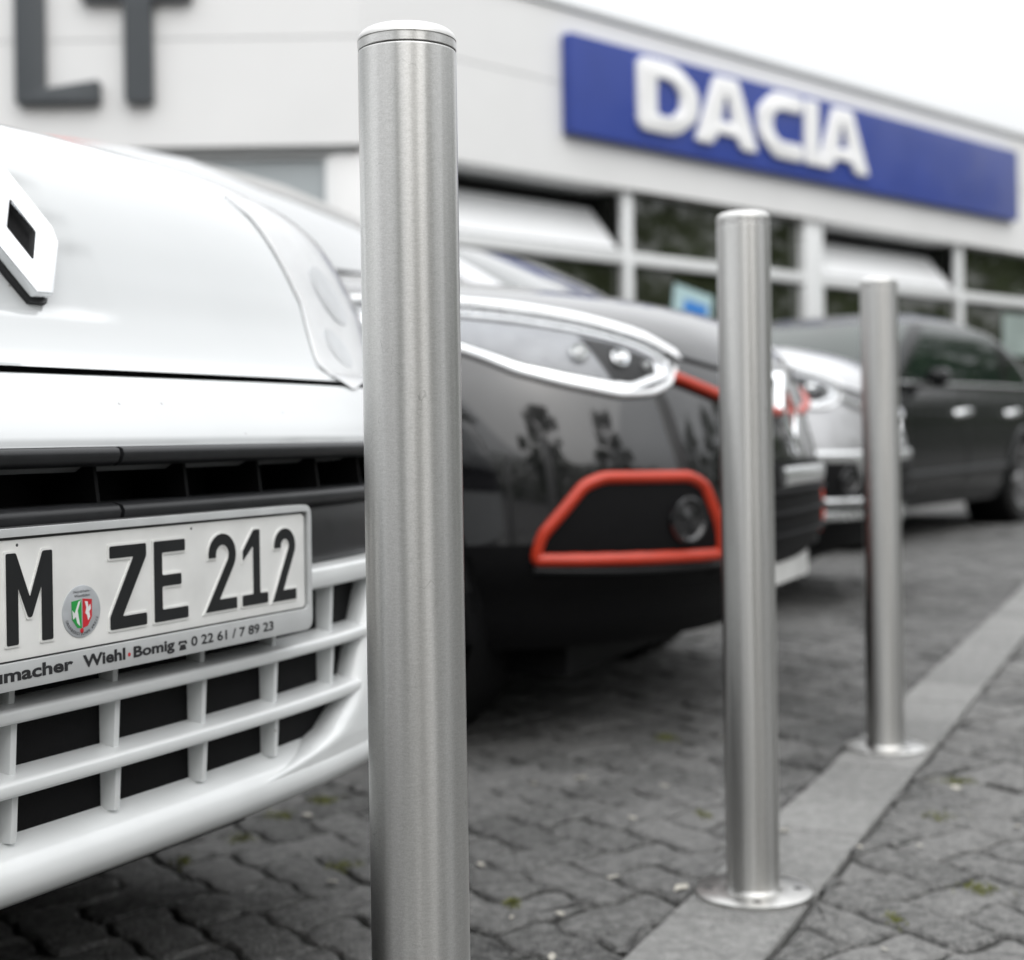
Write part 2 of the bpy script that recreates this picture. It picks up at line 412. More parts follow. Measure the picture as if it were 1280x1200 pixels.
def greenhouse(root, zs, S, Rr, W, paint, roofm, side_cuts, N=2.8, L=.28, glass=None, zg0=None, zg1=None, spoil=False):
    glass = glass or M['car_glass']
    g = Skin(S, W, Rr, [(0, L)], [(0, N)])
    rows = []; idx = None
    for z in zs:
        F, l, r, q = g.outline(z, 32, 60, 20)
        rows.append(F+l+r+q)
    n = len(rows[0]); nF = 33; nl = 59; nr = 21
    sets = {'windscreen': [], 'side_window': {}, 'rear_window': [], 'pillar': [], 'roof': []}
    zg0 = zg0 if zg0 is not None else zs[0]; 
    for i in range(len(rows)-1):
        zc = (zs[i]+zs[i+1])/2
        for j in range(n):
            k = (j+1) % n
            quad = (rows[i][j], rows[i][k], rows[i+1][k], rows[i+1][j])
            xc = sum(p[0] for p in quad)/4
            if zc > zg1: sets['roof'].append(quad); continue
            if 4 <= j < nF-5: sets['windscreen'].append(quad)
            elif nF+nl+3 <= j < nF+nl+nr-4: sets['rear_window'].append(quad)
            elif zc > zg0 and (nF <= j < nF+nl-1 or j >= nF+nl+nr):
                hit = None
                for ci, (xa, xb, sl) in enumerate(side_cuts):
                    if xb-sl*(zc-zg0) < xc < xa-sl*(zc-zg0): hit = (ci, 1 if j < nF+nl else -1)
                if hit: sets['side_window'].setdefault(hit, []).append(quad)
                else: sets['pillar'].append(quad)
            else: sets['pillar'].append(quad)
    def mk(qs, name, m):
        b = MB()
        for q in qs: b.add(q, [(0, 1, 2, 3)])
        return b.build(name, m, root)
    mk(sets['windscreen'], 'windscreen', glass); mk(sets['rear_window'], 'rear_window', glass)
    for q in sets['side_window'].values(): mk(q, 'side_window', glass)
    mk(sets['pillar'], 'pillars', paint)
    b = MB()
    for q in sets['roof']: b.add(q, [(0, 1, 2, 3)])
    # domed roof cap
    last = rows[-1]; cx = sum(p[0] for p in last)/n
    prev = last
    for f, dz in ((.93, .012), (.75, .028), (.45, .04), (.12, .045)):
        cur = [(cx+(p[0]-cx)*f, p[1]*f, zs[-1]+dz) for p in last]
        b.grid([prev, cur], True); prev = cur
    o = len(b.v); b.add(prev, [tuple(range(n))])
    b.build('roof', roofm, root)
    return g

def body_shell(root, sk, zs, paint, clad, zclad, wheels, rw=.36, name='body', nf=48):
    rows = []
    for z in zs:
        F, l, r, q = sk.outline(z, nf, 90, 20); rows.append(F+l+r+q)
    n = len(rows[0]); up = MB(); lo = MB()
    for i in range(len(rows)-1):
        zc = (zs[i]+zs[i+1])/2
        for j in range(n):
            k = (j+1) % n
            quad = (rows[i][j], rows[i][k], rows[i+1][k], rows[i+1][j])
            xc = sum(p[0] for p in quad)/4; yc = sum(p[1] for p in quad)/4
            if any((xc-x)**2+(zc-.32)**2 < rw*rw and abs(yc) > .5 for x in wheels): continue
            (lo if zc < zclad else up).add(quad, [(0, 1, 2, 3)])
    up.v and up.add(rows[-1], [tuple(range(n))])
    lo.add(rows[0], [tuple(range(n))])
    up.build(name, paint, root); lo.build('lower_cladding', clad, root)
    for x in wheels:
        for sg in (1, -1):
            w = interp(.4, sk.W)
            arc = [(x+rw*math.cos(a), sg*(interp(max(.25, .32+rw*math.sin(a)), sk.W)+.004), .32+rw*math.sin(a)) for a in [math.pi*k/24*1.12-.06*math.pi for k in range(25)]]
            h = MB().tube(arc, .024, 8)
            h.build('wheel_arch', clad, root)
            hs = MB()
            a2 = [(x+(rw+.015)*math.cos(a), .32+(rw+.015)*math.sin(a)) for a in [2*math.pi*k/32 for k in range(32)]]
            hs.grid([[(p, sg*(w-.03), q) for p, q in a2], [(p, sg*(w-.32), q) for p, q in a2]], True)
            o = len(hs.v); hs.add([(p, sg*(w-.32), q) for p, q in a2], [tuple(range(32))])
            hs.build('wheel_housing', M['black_plastic'], root)
# ------------------------------------------------------------------ ground
KD = Vector((math.sin(R(24.8)), math.cos(R(24.8)), 0)); KN = Vector((KD.y, -KD.x, 0)); K0 = Vector((.2215, 1.895, 0))
def kw(u, w, z=0): return K0+KD*u+KN*w+Vector((0, 0, z))
tag(MB().add([(-160, -160, -.016), (160, -160, -.016), (160, 160, -.016), (-160, 160, -.016)], [(0, 1, 2, 3)]).build('ground', M['ground']), kind='structure')
tag(MB().add([tuple(kw(-1.7, -4.9, -.0085)), tuple(kw(-1.7, 4.2, -.0085)), tuple(kw(11.2, 4.2, -.0085)), tuple(kw(11.2, -4.9, -.0085))], [(0, 1, 2, 3)]).build('joint_bed', M['sand']), kind='structure')

def clip(poly, lim, keep_above):
    out = []
    for i in range(len(poly)):
        p, q = poly[i-1], poly[i]
        pi = (p[1] > lim) == keep_above; qi = (q[1] > lim) == keep_above
        if pi != qi:
            t = (lim-p[1])/(q[1]-p[1]); out.append((p[0]+(q[0]-p[0])*t, lim))
        if qi: out.append(q)
    return out
def inset(poly, d):
    cx = sum(p[0] for p in poly)/len(poly); cy = sum(p[1] for p in poly)/len(poly)
    m = len(poly); out = []
    for i in range(m):
        p0, p1, p2 = Vector(poly[i-1]), Vector(poly[i]), Vector(poly[(i+1) % m])
        t1 = p1-p0; t2 = p2-p1
        if t1.length < 1e-6 or t2.length < 1e-6: out.append(tuple(p1)); continue
        t1.normalize(); t2.normalize(); n1 = Vector((-t1.y, t1.x)); n2 = Vector((-t2.y, t2.x))
        out.append(tuple(p1+(n1+n2)/max(.6, 1+n1.dot(n2))*d))
    return out
def pavers(name, m, w0, w1, u0, u1, W, ang, gap, seed, wave):
    """herringbone of 2:1 blocks with worn, slightly wavy edges; tops at about z=0; (u, w) = along / across the kerb"""
    rnd = random.Random(seed); mb = MB(); ca, sa = math.cos(ang), math.sin(ang)
    lim = w1 if w1 < 0 else w0; above = w1 > 0
    n = int(16/W)
    for p in range(-n, n):
        for q in range(-n, n):
            s = (p-q) % 4
            if s not in (0, 3): continue
            dx, dy = (2, 1) if s == 0 else (1, 2)
            cx, cy = (p+dx/2)*W, (q+dy/2)*W
            cu, cw = cx*ca-cy*sa+4.5, cx*sa+cy*ca
            if not (u0 < cu < u1 and w0-W < cw < w1+W): continue
            pts = []
            x0, x1, y0, y1 = p*W, (p+dx)*W, q*W, (q+dy)*W
            nx, ny = dx*4, dy*4
            for k in range(nx): pts.append((x0+(x1-x0)*k/nx, y0))
            for k in range(ny): pts.append((x1, y0+(y1-y0)*k/ny))
            for k in range(nx): pts.append((x1-(x1-x0)*k/nx, y1))
            for k in range(ny): pts.append((x0, y1-(y1-y0)*k/ny))
            uw = []
            for x, y in pts:
                x2 = x+wave*math.sin(2*math.pi*y/W+.7); y2 = y+wave*math.sin(2*math.pi*x/W+.2)
                uw.append((x2*ca-y2*sa+4.5, x2*sa+y2*ca))
            uw = clip(uw, lim, above)
            if len(uw) < 6: continue
            cl = [uw[0]]
            for v in uw[1:]:
                if (Vector(v)-Vector(cl[-1])).length > .004: cl.append(v)
            if (Vector(cl[0])-Vector(cl[-1])).length < .004: cl.pop()
            if len(cl) < 5: continue
            g = [(v[0]+rnd.gauss(0, .0007), v[1]+rnd.gauss(0, .0007)) for v in inset(cl, gap*rnd.uniform(.8, 1.25))]
            g2 = [(v[0]+rnd.gauss(0, .0009), v[1]+rnd.gauss(0, .0009)) for v in inset(g, .0045)]
            g3 = inset(g2, .010)
            tz = rnd.gauss(0, .0016); tx, ty = rnd.gauss(0, .014), rnd.gauss(0, .014)
            mu = sum(v[0] for v in g)/len(g); mw = sum(v[1] for v in g)/len(g)
            def zz_(v): return tz+tx*(v[0]-mu)+ty*(v[1]-mw)
            o = len(mb.v); k = len(g)
            mb.v += [tuple(kw(*v, -.02)) for v in g]+[tuple(kw(*v, -.0058+zz_(v)+rnd.gauss(0, .0008))) for v in g]+[tuple(kw(*v, -.0012+zz_(v)+rnd.gauss(0, .0005))) for v in g2]+[tuple(kw(*v, .0004+zz_(v))) for v in g3]
            for r in range(3):
                for i in range(k): mb.f.append((o+r*k+i, o+r*k+(i+1) % k, o+(r+1)*k+(i+1) % k, o+(r+1)*k+i))
            mb.f.append(tuple(range(o+3*k, o+4*k)))
    me = bpy.data.meshes.new(name); me.from_pydata(mb.v, [], mb.f); me.materials.append(m)
    for f in me.polygons: f.use_smooth = False
    o = bpy.data.objects.new(name, me); COL.objects.link(o); return tag(o, kind='structure')
pavers('car_park_paving', M['paver_lot'], -4.8, -.0865, -1.6, 11.0, .098, R(28), .0034, 3, .0055)
pavers('pavement', M['paver_walk'], .0865, 4.1, -1.6, 11.0, .096, R(31), .0038, 5, .004)
kb = MB(); u = -1.62; rk = random.Random(4)
while u < 30:
    l = rk.choice((.255, .26, .495))
    o = len(kb.v)
    dz = rk.uniform(-.001, .0015)
    def kr(ins, z): return [tuple(kw(p, q, z)) for p, q in ((u+.002+ins, -.083+ins), (u+l-.002-ins, -.083+ins), (u+l-.002-ins, .083-ins), (u+.002+ins, .083-ins))]
    kb.v += kr(0, -.02)+kr(0, .001+dz)+kr(.003, .004+dz)
    for q in range(2):
        for k in range(4): kb.f.append((o+q*4+k, o+q*4+(k+1) % 4, o+q*4+4+(k+1) % 4, o+q*4+4+k))
    kb.f.append((o+8, o+9, o+10, o+11)); u += l
ko = kb.build('kerb', M['kerb'], angle=20); tag(ko, kind='structure')

# moss in the joints, fallen petals and grit
def atpx(px, py):   # pixel of the 1280-wide photo -> ground point
    k = 1+.0155**2; uu, vv = px-640, py-544
    a = (uu-.0155*vv)/k; b = (-vv-.0155*uu)/k; Y = -1850*.6755/b
    return a/1850*Y, Y
mo = MB(); rm = random.Random(11)
for px, py, ln in ((1180, 1021, 34), (1224, 1111, 30), (1195, 976, 26), (432, 1082, 30), (300, 1050, 18), (405, 1000, 22), (832, 922, 16), (350, 1020, 20), (230, 1075, 14), (1120, 1150, 14), (640, 1130, 12), (880, 1020, 10)):
    x0, y0 = atpx(px, py); s = y0/1850
    for k in range(230):
        x = x0+rm.gauss(0, ln*s*.42); y = y0+rm.gauss(0, .014); z = rm.uniform(-.006, .003); r = rm.uniform(.001, .003); a = rm.uniform(0, 6.28)
        mo.add([(x-r*math.cos(a), y-r*math.sin(a), z), (x+r*math.cos(a), y+r*math.sin(a), z), (x+rm.uniform(-.003, .003), y+rm.uniform(-.003, .003), z+r*1.6)], [(0, 1, 2)])
tag(mo.build('moss', M['moss'], smooth=False), kind='stuff')
pet = MB()
pr = [(0, 0, .002)]+[(.011*math.cos(2*math.pi*k/9)*(1.5 if k in (0, 9) else 1), .007*math.sin(2*math.pi*k/9), .0008+.002*((k*5) % 3)/2) for k in range(9)]
pet.add(pr, [(0, 1+k, 1+(k+1) % 9) for k in range(9)])
pet.add([(x, y, z-.0012) for x, y, z in pr[1:]], [tuple(range(9))])
proto = None; rp = random.Random(21)
spots = [(852, 1113, 1.5), (601, 1084, 1.2), (980, 1044, 1.2), (1195, 988, 1.3), (700, 1146, 1.2), (765, 1100, 1.), (790, 1025, .8), (1075, 1062, .7), (725, 975, 1.3), (830, 985, 1.3), (668, 982, .7), (385, 1022, 1.2), (415, 1105, 1.2), (1272, 1036, .8), (690, 1200, 1), (640, 1150, .6), (1105, 1190, .6), (905, 925, 1), (1150, 1060, .6)]
for i, (px, py, s) in enumerate(spots):
    x, y = atpx(px, py)
    if proto is None:
        proto = pet.build('fallen_petal', M['leafdry']); o = proto
    else:
        o = proto.copy(); COL.objects.link(o)
    o.location = (x, y, .004 if abs((Vector((x, y, 0))-K0).dot(KN)) > .09 else .007); o.rotation_euler = (rp.uniform(-.15, .15), rp.uniform(-.15, .15), rp.uniform(0, 6.28)); o.scale = (s*.75, s*.75, s*.75)
    tag(o, 'small pale dry petal fallen on the grey block paving', 'petal', 'pale petals scattered on the paving')

# ------------------------------------------------------------------ bollards
def make_bollard():
    root = empty('steel_bollard', (0, 0, 0))
    r = .0385
    MB().lathe([(r, .006), (r, .9705), (r-.0004, .9715)], 96).build('tube', M['steel'], root, angle=15)
    MB().lathe([(r-.0012, .9705), (r-.0012, .9735)], 96).build('seam', M['groove'], root)
    cap = [(r-.0004, .9725), (r+.0001, .973), (r+.0001, .9790)]
    MB().lathe(cap, 96).build('cap_ring', M['steel'], root, angle=15)
    dome = [(r-.0008, .9790), (r-.0008, .9798), (r+.0002, .9802)]
    for k in range(1, 13):
        a = math.pi/2*k/12; dome.append((r+.0002-.0115*(1-math.cos(a)), .9802+.0095*math.sin(a)))
    dome += [(r-.018, .9908), (r-.026, .9916), (.006, .9922), (.0001, .9923)]
    MB().lathe(dome, 96).build('cap', M['plate_steel'], root, angle=50)
    bp = MB().lathe([(.0392, .012), (.0415, .0075), (.083, .0068), (.0846, .0058), (.085, .004), (.085, -.002)], 96)
    bp.build('base_plate', M['plate_steel'], root, angle=40)
    for k in range(4):
        a = R(45+90*k+12)
        b = MB().lathe([(.0001, .0082), (.0045, .0082), (.0062, .0078), (.0066, .0072), (.0066, .0060)], 20, c=(.064*math.cos(a), .064*math.sin(a), 0))
        b.build('bolt', M['groove'], root)
    return root
b0 = make_bollard(); bo = [b0, copy_tree(b0), copy_tree(b0)]
for o, p, rz, lab in zip(bo, ((-.0775, 1.159), (.341, 2.154), (.776, 3.114)), (0, .5, 1.1),
        ('brushed steel bollard nearest the camera, sharp, in front of the white van', 'blurred steel bollard in the middle of the row, round base plate on the kerb', 'smallest and farthest steel bollard, standing in front of the silver car')):
    o.location = (p[0], p[1], .004); o.rotation_euler.z = rz
    tag(o, lab, 'bollard', 'steel bollards along the kerb')

# ------------------------------------------------------------------ white van
def pface(fn):
    return fn
def rnd_poly(p, r, n=3):
    out = []; m = len(p)
    for i in range(m):
        a, b, c = Vector(p[i-1]), Vector(p[i]), Vector(p[(i+1) % m])
        d1 = (a-b); d2 = (c-b); q = min(r, d1.length*.45, d2.length*.45)
        s = b+d1.normalized()*q; e = b+d2.normalized()*q
        for k in range(n+1):
            t = k/n; out.append(tuple((1-t)**2*s+2*t*(1-t)*b+t*t*e))
    return out
def off_poly(p, d):
    m = len(p); out = []
    ar = sum(p[i-1][0]*p[i][1]-p[i][0]*p[i-1][1] for i in range(m))
    sg = 1 if ar > 0 else -1
    for i in range(m):
        a, b, c = Vector(p[i-1]), Vector(p[i]), Vector(p[(i+1) % m])
        t1 = (b-a); t2 = (c-b)
        if t1.length < 1e-9 or t2.length < 1e-9: continue
        t1.normalize(); t2.normalize()
        n1 = Vector((t1.y, -t1.x))*sg; n2 = Vector((t2.y, -t2.x))*sg
        k = 1+n1.dot(n2)
        v = (n1+n2)/max(.35, k)
        out.append(tuple(b+v*d))
    return out
def stroke(path, t):
    m = len(path); Lf = []; Rt = []
    for i in range(m):
        b = Vector(path[i]); a = Vector(path[i-1]) if i else None; c = Vector(path[i+1]) if i < m-1 else None
        t1 = (b-a).normalized() if a else None; t2 = (c-b).normalized() if c else None
        if t1 is None: n = Vector((-t2.y, t2.x))
        elif t2 is None: n = Vector((-t1.y, t1.x))
        else:
            n1 = Vector((-t1.y, t1.x)); n2 = Vector((-t2.y, t2.x)); n = (n1+n2)/max(.3, 1+n1.dot(n2))
        Lf.append(tuple(b+n*t)); Rt.append(tuple(b-n*t))
    return Lf+Rt[::-1]
def ch_M(w, h, s=.0125): return [(0, 0), (0, h), (s*.85, h), (w/2, .50*h), (w-s*.85, h), (w, h), (w, 0), (w-s, 0), (w-s, .62*h), (w/2+.002, .28*h), (w/2-.002, .28*h), (s, .62*h), (s, 0)][::-1]
def ch_Z(w, h, s=.0108): return [(0, 0), (w, 0), (w, s), (.0155, s), (w, h-s*1.05), (w, h), (0, h), (0, h-s), (w-.0165, h-s), (0, s*1.05)]
def ch_E(w, h, s=.0108): return [(0, 0), (w, 0), (w, s), (s, s), (s, .5*h-s*.45), (w*.80, .5*h-s*.45), (w*.80, .5*h+s*.5), (s, .5*h+s*.5), (s, h-s), (w*.92, h-s), (w*.92, h), (0, h)]
def ch_1(w, h, s=.0108): return [(0, 0), (w, 0), (w, s), (.56*w+s/2, s), (.56*w+s/2, h), (.56*w-s*.42, h), (.03*w, .73*h), (.03*w, .60*h), (.56*w-s/2, .79*h), (.56*w-s/2, s), (0, s)]
def ch_2(w, h, s=.0108, grow=0.):
    t = s/2; r = w/2-t-.0008; cx, cy = w/2, h-t-r
    p = [(cx+r*math.cos(a), cy+r*math.sin(a)) for a in [R(188-k*(222/14)) for k in range(15)]]
    p += [(t+.0035, t+.0015), (w, t)]
    q = p[:-2]+[(t*1.15, t), (w, t)]
    if grow:
        e = (Vector(q[0])-Vector(q[1])).normalized()*grow; q[0] = tuple(Vector(q[0])+e); q[-1] = (w+grow, t)
    return stroke(q, t+grow)

def dent(y, z):
    # shallow diamond shaped dish round the badge
    dy = abs(y-.022)
    q = max(dy/.086, dy/.128+(z-.80)/.185, 1+(.797-z)/.10)
    t = max(0, min(1, (1.0-q)/.10)); t = t*t*(3-2*t)
    return .007*t
VS = Skin([(.28, -.03), (.32, 0), (.45, 0), (.64, -.008), (.675, -.02), (.71, -.05), (.745, -.085), (.752, -.098), (.80, -.13), (.85, -.155), (.90, -.18), (.94, -.203), (.97, -.225), (.99, -.245), (1.01, -.275), (1.025, -.315), (1.04, -.375), (1.06, -.49), (1.085, -.68), (1.1, -.85)],
          [(.28, .93), (.7, .93), (.745, .92), (.8, .915), (.9, .90), (.96, .88), (1.0, .84), (1.04, .80), (1.1, .78)],
          [(.28, -4.6), (1.1, -4.6)], [(.68, .7), (.76, .5)], [(.68, 2.8), (.76, 3.2)], dent)
van = empty('white_van', (-.343, 1.351, 0), R(-28))
tag(van, 'white van at the left, its front with black and white number plate facing the bollards', 'van')
HP = math.pi/2
def ths(a, b, n): return [a+(b-a)*k/n for k in range(n+1)]
def vy(y, z): return VS.th(y, z)
# hood skin: fine rows, also the fenders behind it
zz = [.7452, .749]+[.754+(.99-.754)*k/48 for k in range(1, 49)]+[.99+(1.1-.99)*k/26 for k in range(1, 27)]
rows = [[tuple(VS.pt(t, z)) for t in ths(-HP, HP, 360)] for z in zz]
h = MB().grid(rows); h.build('bonnet', M['white_paint'], van, angle=60)
# soft swage line that runs along the leading edge of the bonnet
for sg in (1,):
    pass
MB().grid([[tuple(VS.off(t, z, -.022)) for t in ths(-HP*.98, HP*.98, 90)] for z in (.733, .785)]).build('bonnet_gap', M['groove'], van)
# upper bumper skin
bz = [.672, .6735, .676, .68]+[.68+(.738-.68)*k/14 for k in range(1, 15)]
rows = [[tuple(VS.off(t, .672, -.05)) for t in ths(-HP, HP, 150)], [tuple(VS.off(t, .672, -.006)) for t in ths(-HP, HP, 150)]]
rows += [[tuple(VS.off(t, z, 0 if z > .675 else -.002)) for t in ths(-HP, HP, 150)] for z in bz]
rows += [[tuple(VS.off(t, .7415, -.003)) for t in ths(-HP, HP, 150)], [tuple(VS.off(t, .7435, -.008)) for t in ths(-HP, HP, 150)], [tuple(VS.off(t, .744, -.03)) for t in ths(-HP, HP, 150)]]
MB().grid(rows).build('bumper', M['bumper_white'], van, angle=60)
def sweep(mb, prof, ya, yb, n, zref=.6):
    rows = []
    for t in ths(VS.th(ya, zref), VS.th(yb, zref), n):
        r = []
        for d, z in prof:
            p = VS.off(t, zref, 0); e = .01
            a = VS.pt(t+e, zref)-VS.pt(t-e, zref); nn = Vector((a.y, -a.x, 0)).normalized()
            q = p+nn*d; r.append((q.x, q.y, z))
        rows.append(r)
    o = len(mb.v); m = len(prof); mb.grid(rows, True)
    mb.f.append(tuple(range(o, o+m))); mb.f.append(tuple(range(o+n*m, o+(n+1)*m)))
    return mb
# upper intake
up = MB(); sweep(up, [(-.11, .60), (-.10, .60), (-.10, .668), (-.11, .668)], -.90, .90, 60); sweep(up, [(-.10, .6155), (-.015, .612), (-.015, .606), (-.10, .606)], -.9, .9, 60)
ui = up.build('upper_intake', M['black_plastic'], van)
for k in range(-7, 8):
    y = -.012+.125*k
    if abs(y) < .88: sweep(MB(), [(-.10, .614), (-.030, .6165), (-.036, .660), (-.10, .664)], y-.0022, y+.0022, 1).build('rib', M['black_plastic'], ui)
for ya, yb in ((-.91, -.0065), (-.0015, .91)):
    a = sweep(MB(), [(-.099, .671), (-.016, .671), (-.010, .669), (-.008, .664), (-.011, .657), (-.020, .653), (-.099, .658)], ya, yb, 50)
    a.build('intake_trim', M['dark_trim'], van, angle=50)
    a = sweep(MB(), [(-.07, .619), (-.020, .6195), (-.011, .617), (-.008, .612), (-.010, .605), (-.022, .600), (-.07, .600)], ya, yb, 50)
    a.build('intake_trim', M['dark_trim'], van, angle=50)
# dark band that carries the plate
sweep(MB(), [(-.06, .602), (-.024, .602), (-.020, .596), (-.018, .545), (-.022, .536), (-.06, .534)], -.92, .92, 80).build('plate_band', M['dark_trim'], van, angle=40)
# lower grille
YE = [(.30, .30), (.345, .345), (.37, .385), (.39, .405), (.45, .435), (.50, .465), (.534, .485)]
lg = sweep(MB(), [(-.055, .325), (-.034, .325), (-.034, .54), (-.055, .54)], -.60, .60, 50).build('lower_grille', M['black_plastic'], van)
for z0, z1 in ((.509, .5325), (.4405, .4545), (.3795, .3945)):
    ye = interp((z0+z1)/2, YE)+.05
    b = sweep(MB(), [(-.040, z1+.005), (-.007, z1), (-.003, z1-.0015), (-.0018, z1-.004), (-.0018, z0+.004), (-.003, z0+.0015), (-.007, z0), (-.040, z0+.003)], -ye, ye, 60)
    b.build('grille_bar', M['white_plastic'], lg, angle=50)
for k in range(-3, 4):
    y = -.008+.123*k
    for z0, z1 in ((.34, .380), (.3960, .441), (.4565, .509)):
        if abs(y) < interp(z0, YE)-.005:
            sweep(MB(), [(-.042, z0-.004), (-.017, z0-.002), (-.014, z1+.002), (-.042, z1+.003)], y-.0036, y+.0036, 2).build('grille_divider', M['white_plastic'], lg, bevel=.0015)
# chin
lip = sweep(MB(), [(-.045, .347), (-.03, .339), (-.014, .332), (-.006, .327), (0, .318), (.001, .306), (-.004, .295), (-.014, .288), (-.04, .284), (-.25, .278), (-.25, .30), (-.06, .31)], -.92, .92, 130)
lip.build('chin', M['white_plastic'], van, angle=60)
# bumper corners beside the grille, with a rounded return into the opening
for sg in (1, -1):
    rows = []
    YP = [(.2835, .12), (.318, .17), (.326, .235), (.335, .295), (.347, .345), (.37, .385), (.39, .405), (.45, .435), (.50, .465), (.534, .485)]
    CP = [(.2835, -.045), (.288, -.014), (.295, -.004), (.306, .001), (.318, .0002), (.33, 0)]
    def cpt(y, z, d):
        t = VS.th(y, .6); p = VS.pt(t, .6); k = VS.pt(t+.01, .6)-VS.pt(t-.01, .6); nn = Vector((k.y, -k.x, 0)).normalized()
        q = p+nn*(d+interp(z, CP)); return (q.x, q.y*sg, z)
    for z in [.2835, .285, .288, .291, .295, .30, .306, .312, .316, .319, .322, .325, .328, .331, .334, .337, .340, .3435, .347, .352]+[.36+(.534-.36)*k/22 for k in range(23)]:
        ye = interp(z, YP); r = []
        lowz = max(0, min(1, (z-.316)/.02))
        for dy, d in ((.018, -.045), (.012, -.034), (.006, -.022), (.008, -.010), (.016, -.0025), (.03, .0005), (.05, .001)):
            r.append(cpt(ye-.012+dy, z, d*lowz-.0016*(1-lowz)))
        for k in range(1, 35): r.append(cpt(ye+.038+(.926-ye-.038)*math.sin(HP*k/34), z, .001-.0026*(1-lowz)))
        rows.append(r)
    MB().grid(rows[5:]).build('bumper_corner', M['white_plastic'], van, angle=70)
# headlights
for sg in (1, -1):
    inn = [(.455, .985), (.475, .955), (.490, .908), (.497, .846), (.480, .803), (.463, .764), (.498, .738)]
    out = [(.70, .995), (.79, .955), (.80, .88), (.74, .82), (.67, .785), (.59, .755), (.512, .736)]
    if sg < 0: inn, out = mir(inn), mir(out)
    hl = MB().grid(VS.strip(inn, out, 26, 18, .0012)).build('headlight', M['lamp_white'], van, angle=70)
    MB().grid(VS.strip(inn, out, 26, 18, .0030, .007)).build('lens', M['lens'], hl, angle=70)
    edge = VS.loop(inn+out[::-1], .0022, 5)
    MB().tube(edge, .0009, 8, True).build('lens_rim', M['lamp_white'], hl)
    for y, z, r in ((.605, .865, .045), (.548, .79, .03)):
        p = VS.yz(y*sg, z, .0016)
        b = MB().lathe([(r, .0), (r*.97, .0012), (r*.9, .0008), (r*.5, .0003), (.0001, .0006)], 24, axis='x')
        nn = (VS.yz(y*sg, z, .01)-VS.yz(y*sg, z, 0)).normalized(); q = Vector((1, 0, 0)).rotation_difference(nn).to_matrix()
        b.v = [tuple(q @ Vector(v)+p) for v in b.v]; b.build('lamp_bowl', M['lamp_grey'], hl)
# badge
x0 = VS.xs(0, .878)+.006
def bf(a, b, d): return (x0-.43*b+.90*d-.09*a*a, a+.018, .878+.90*b+.43*d)
def dia(w, h, tw, th_): return [(-tw, h), (tw, h), (w, th_), (w, -th_), (tw, -h), (-tw, -h), (-w, -th_), (-w, th_)]
bd = MB().prism([dia(.0445, .071, .010, .009), dia(.0180, .033, .0012, .0012)[::-1]], bf, -.006, .013)
badge = bd.build('badge', M['chrome'], van, bevel=.0042, seg=2)
MB().prism([dia(.040, .064, .008, .007)], bf, -.007, .003).build('badge_backing', M['black_plastic'], badge)
MB().prism([dia(.0478, .0745, .011, .010)], bf, -.012, .0005).build('badge_skirt', M['dark_trim'], badge)
# licence plate
lp = empty('licence_plate', (0, 0, 0)); lp.parent = van
def lf(a, b, d): return (d, a, b)
def rect(y0, y1, z0, z1, r): return rnd_poly([(y0, z0), (y1, z0), (y1, z1), (y0, z1)], r, 4)
MB().prism([rect(-.279, .2555, .4735, .6055, .012)], lf, -.016, .0035).build('plate_holder', M['rim_dark'], lp, bevel=.001)
MB().prism([rect(-.279, .2555, .4735, .6055, .012), rect(-.2735, .2495, .4958, .5985, .006)[::-1]], lf, .0036, .0095).build('holder_frame', M['holder'], lp, bevel=.0022, seg=3)
MB().prism([rect(-.2715, .2470, .4975, .5960, .006)], lf, .0036, .0062).build('plate', M['plate_white'], lp, bevel=.0012)
X0 = .0062
for fn, y0, y1, z0, z1 in ((ch_M, -.1635, -.1128, .5100, .5852), (ch_Z, -.0447, .0022, .5085, .5825), (ch_E, .0127, .0592, .5084, .5828), (ch_2, .0888, .1318, .5092, .5838), (ch_1, .1408, .1818, .5092, .5846), (ch_2, .1925, .2298, .5082, .5826)):
    p = fn(y1-y0, z1-z0)
    base = [(a+y0, b+z0) for a, b in p]
    q = base if fn is ch_2 else rnd_poly(base, .0016, 2)
    c = MB().prism([q], lf, X0+.0009, X0+.0016).build('character', M['plate_black'], lp, smooth=False)
    em = [(a+y0, b+z0) for a, b in ch_2(y1-y0, z1-z0, grow=.0019)] if fn is ch_2 else rnd_poly(off_poly(base, .0019), .0016, 2)
    MB().prism([em], lf, X0-.0006, X0+.0011).build('embossing', M['plate_white'], c, smooth=False)
sl = MB(); sl.lathe([(.0226, -.001), (.0226, .0006), (.0218, .0009), (.0001, .0010)], 48, c=(X0, 0, 0), axis='x')
sl.v = [(x, y-.0788, z+.5292) for x, y, z in sl.v]
seal = sl.build('seal', M['seal_silver'], lp)
def sf(a, b, d): return (X0+.0010+d, -.0788+a, .5292+b)
MB().prism([[(-.0125, .0095), (-.0008, .0105), (-.0008, -.0145), (-.006, -.0135), (-.0120, -.006)]], sf, 0, .0003).build('crest_half', M['green'], seal, smooth=False)
MB().prism([[(.0008, .0110), (.0118, .0095), (.0115, -.0055), (.0065, -.0130), (.0008, -.0145)]], sf, 0, .0003).build('crest_half', M['red'], seal, smooth=False)
MB().prism([[(-.0118, .002), (-.009, -.001), (-.0045, .0085), (-.0018, .0098), (-.0055, .001), (-.0028, -.0125), (-.0062, -.0095), (-.0078, -.004), (-.011, -.006)]], sf, .0003, .0005).build('crest_river', M['seal_white'], seal, smooth=False)
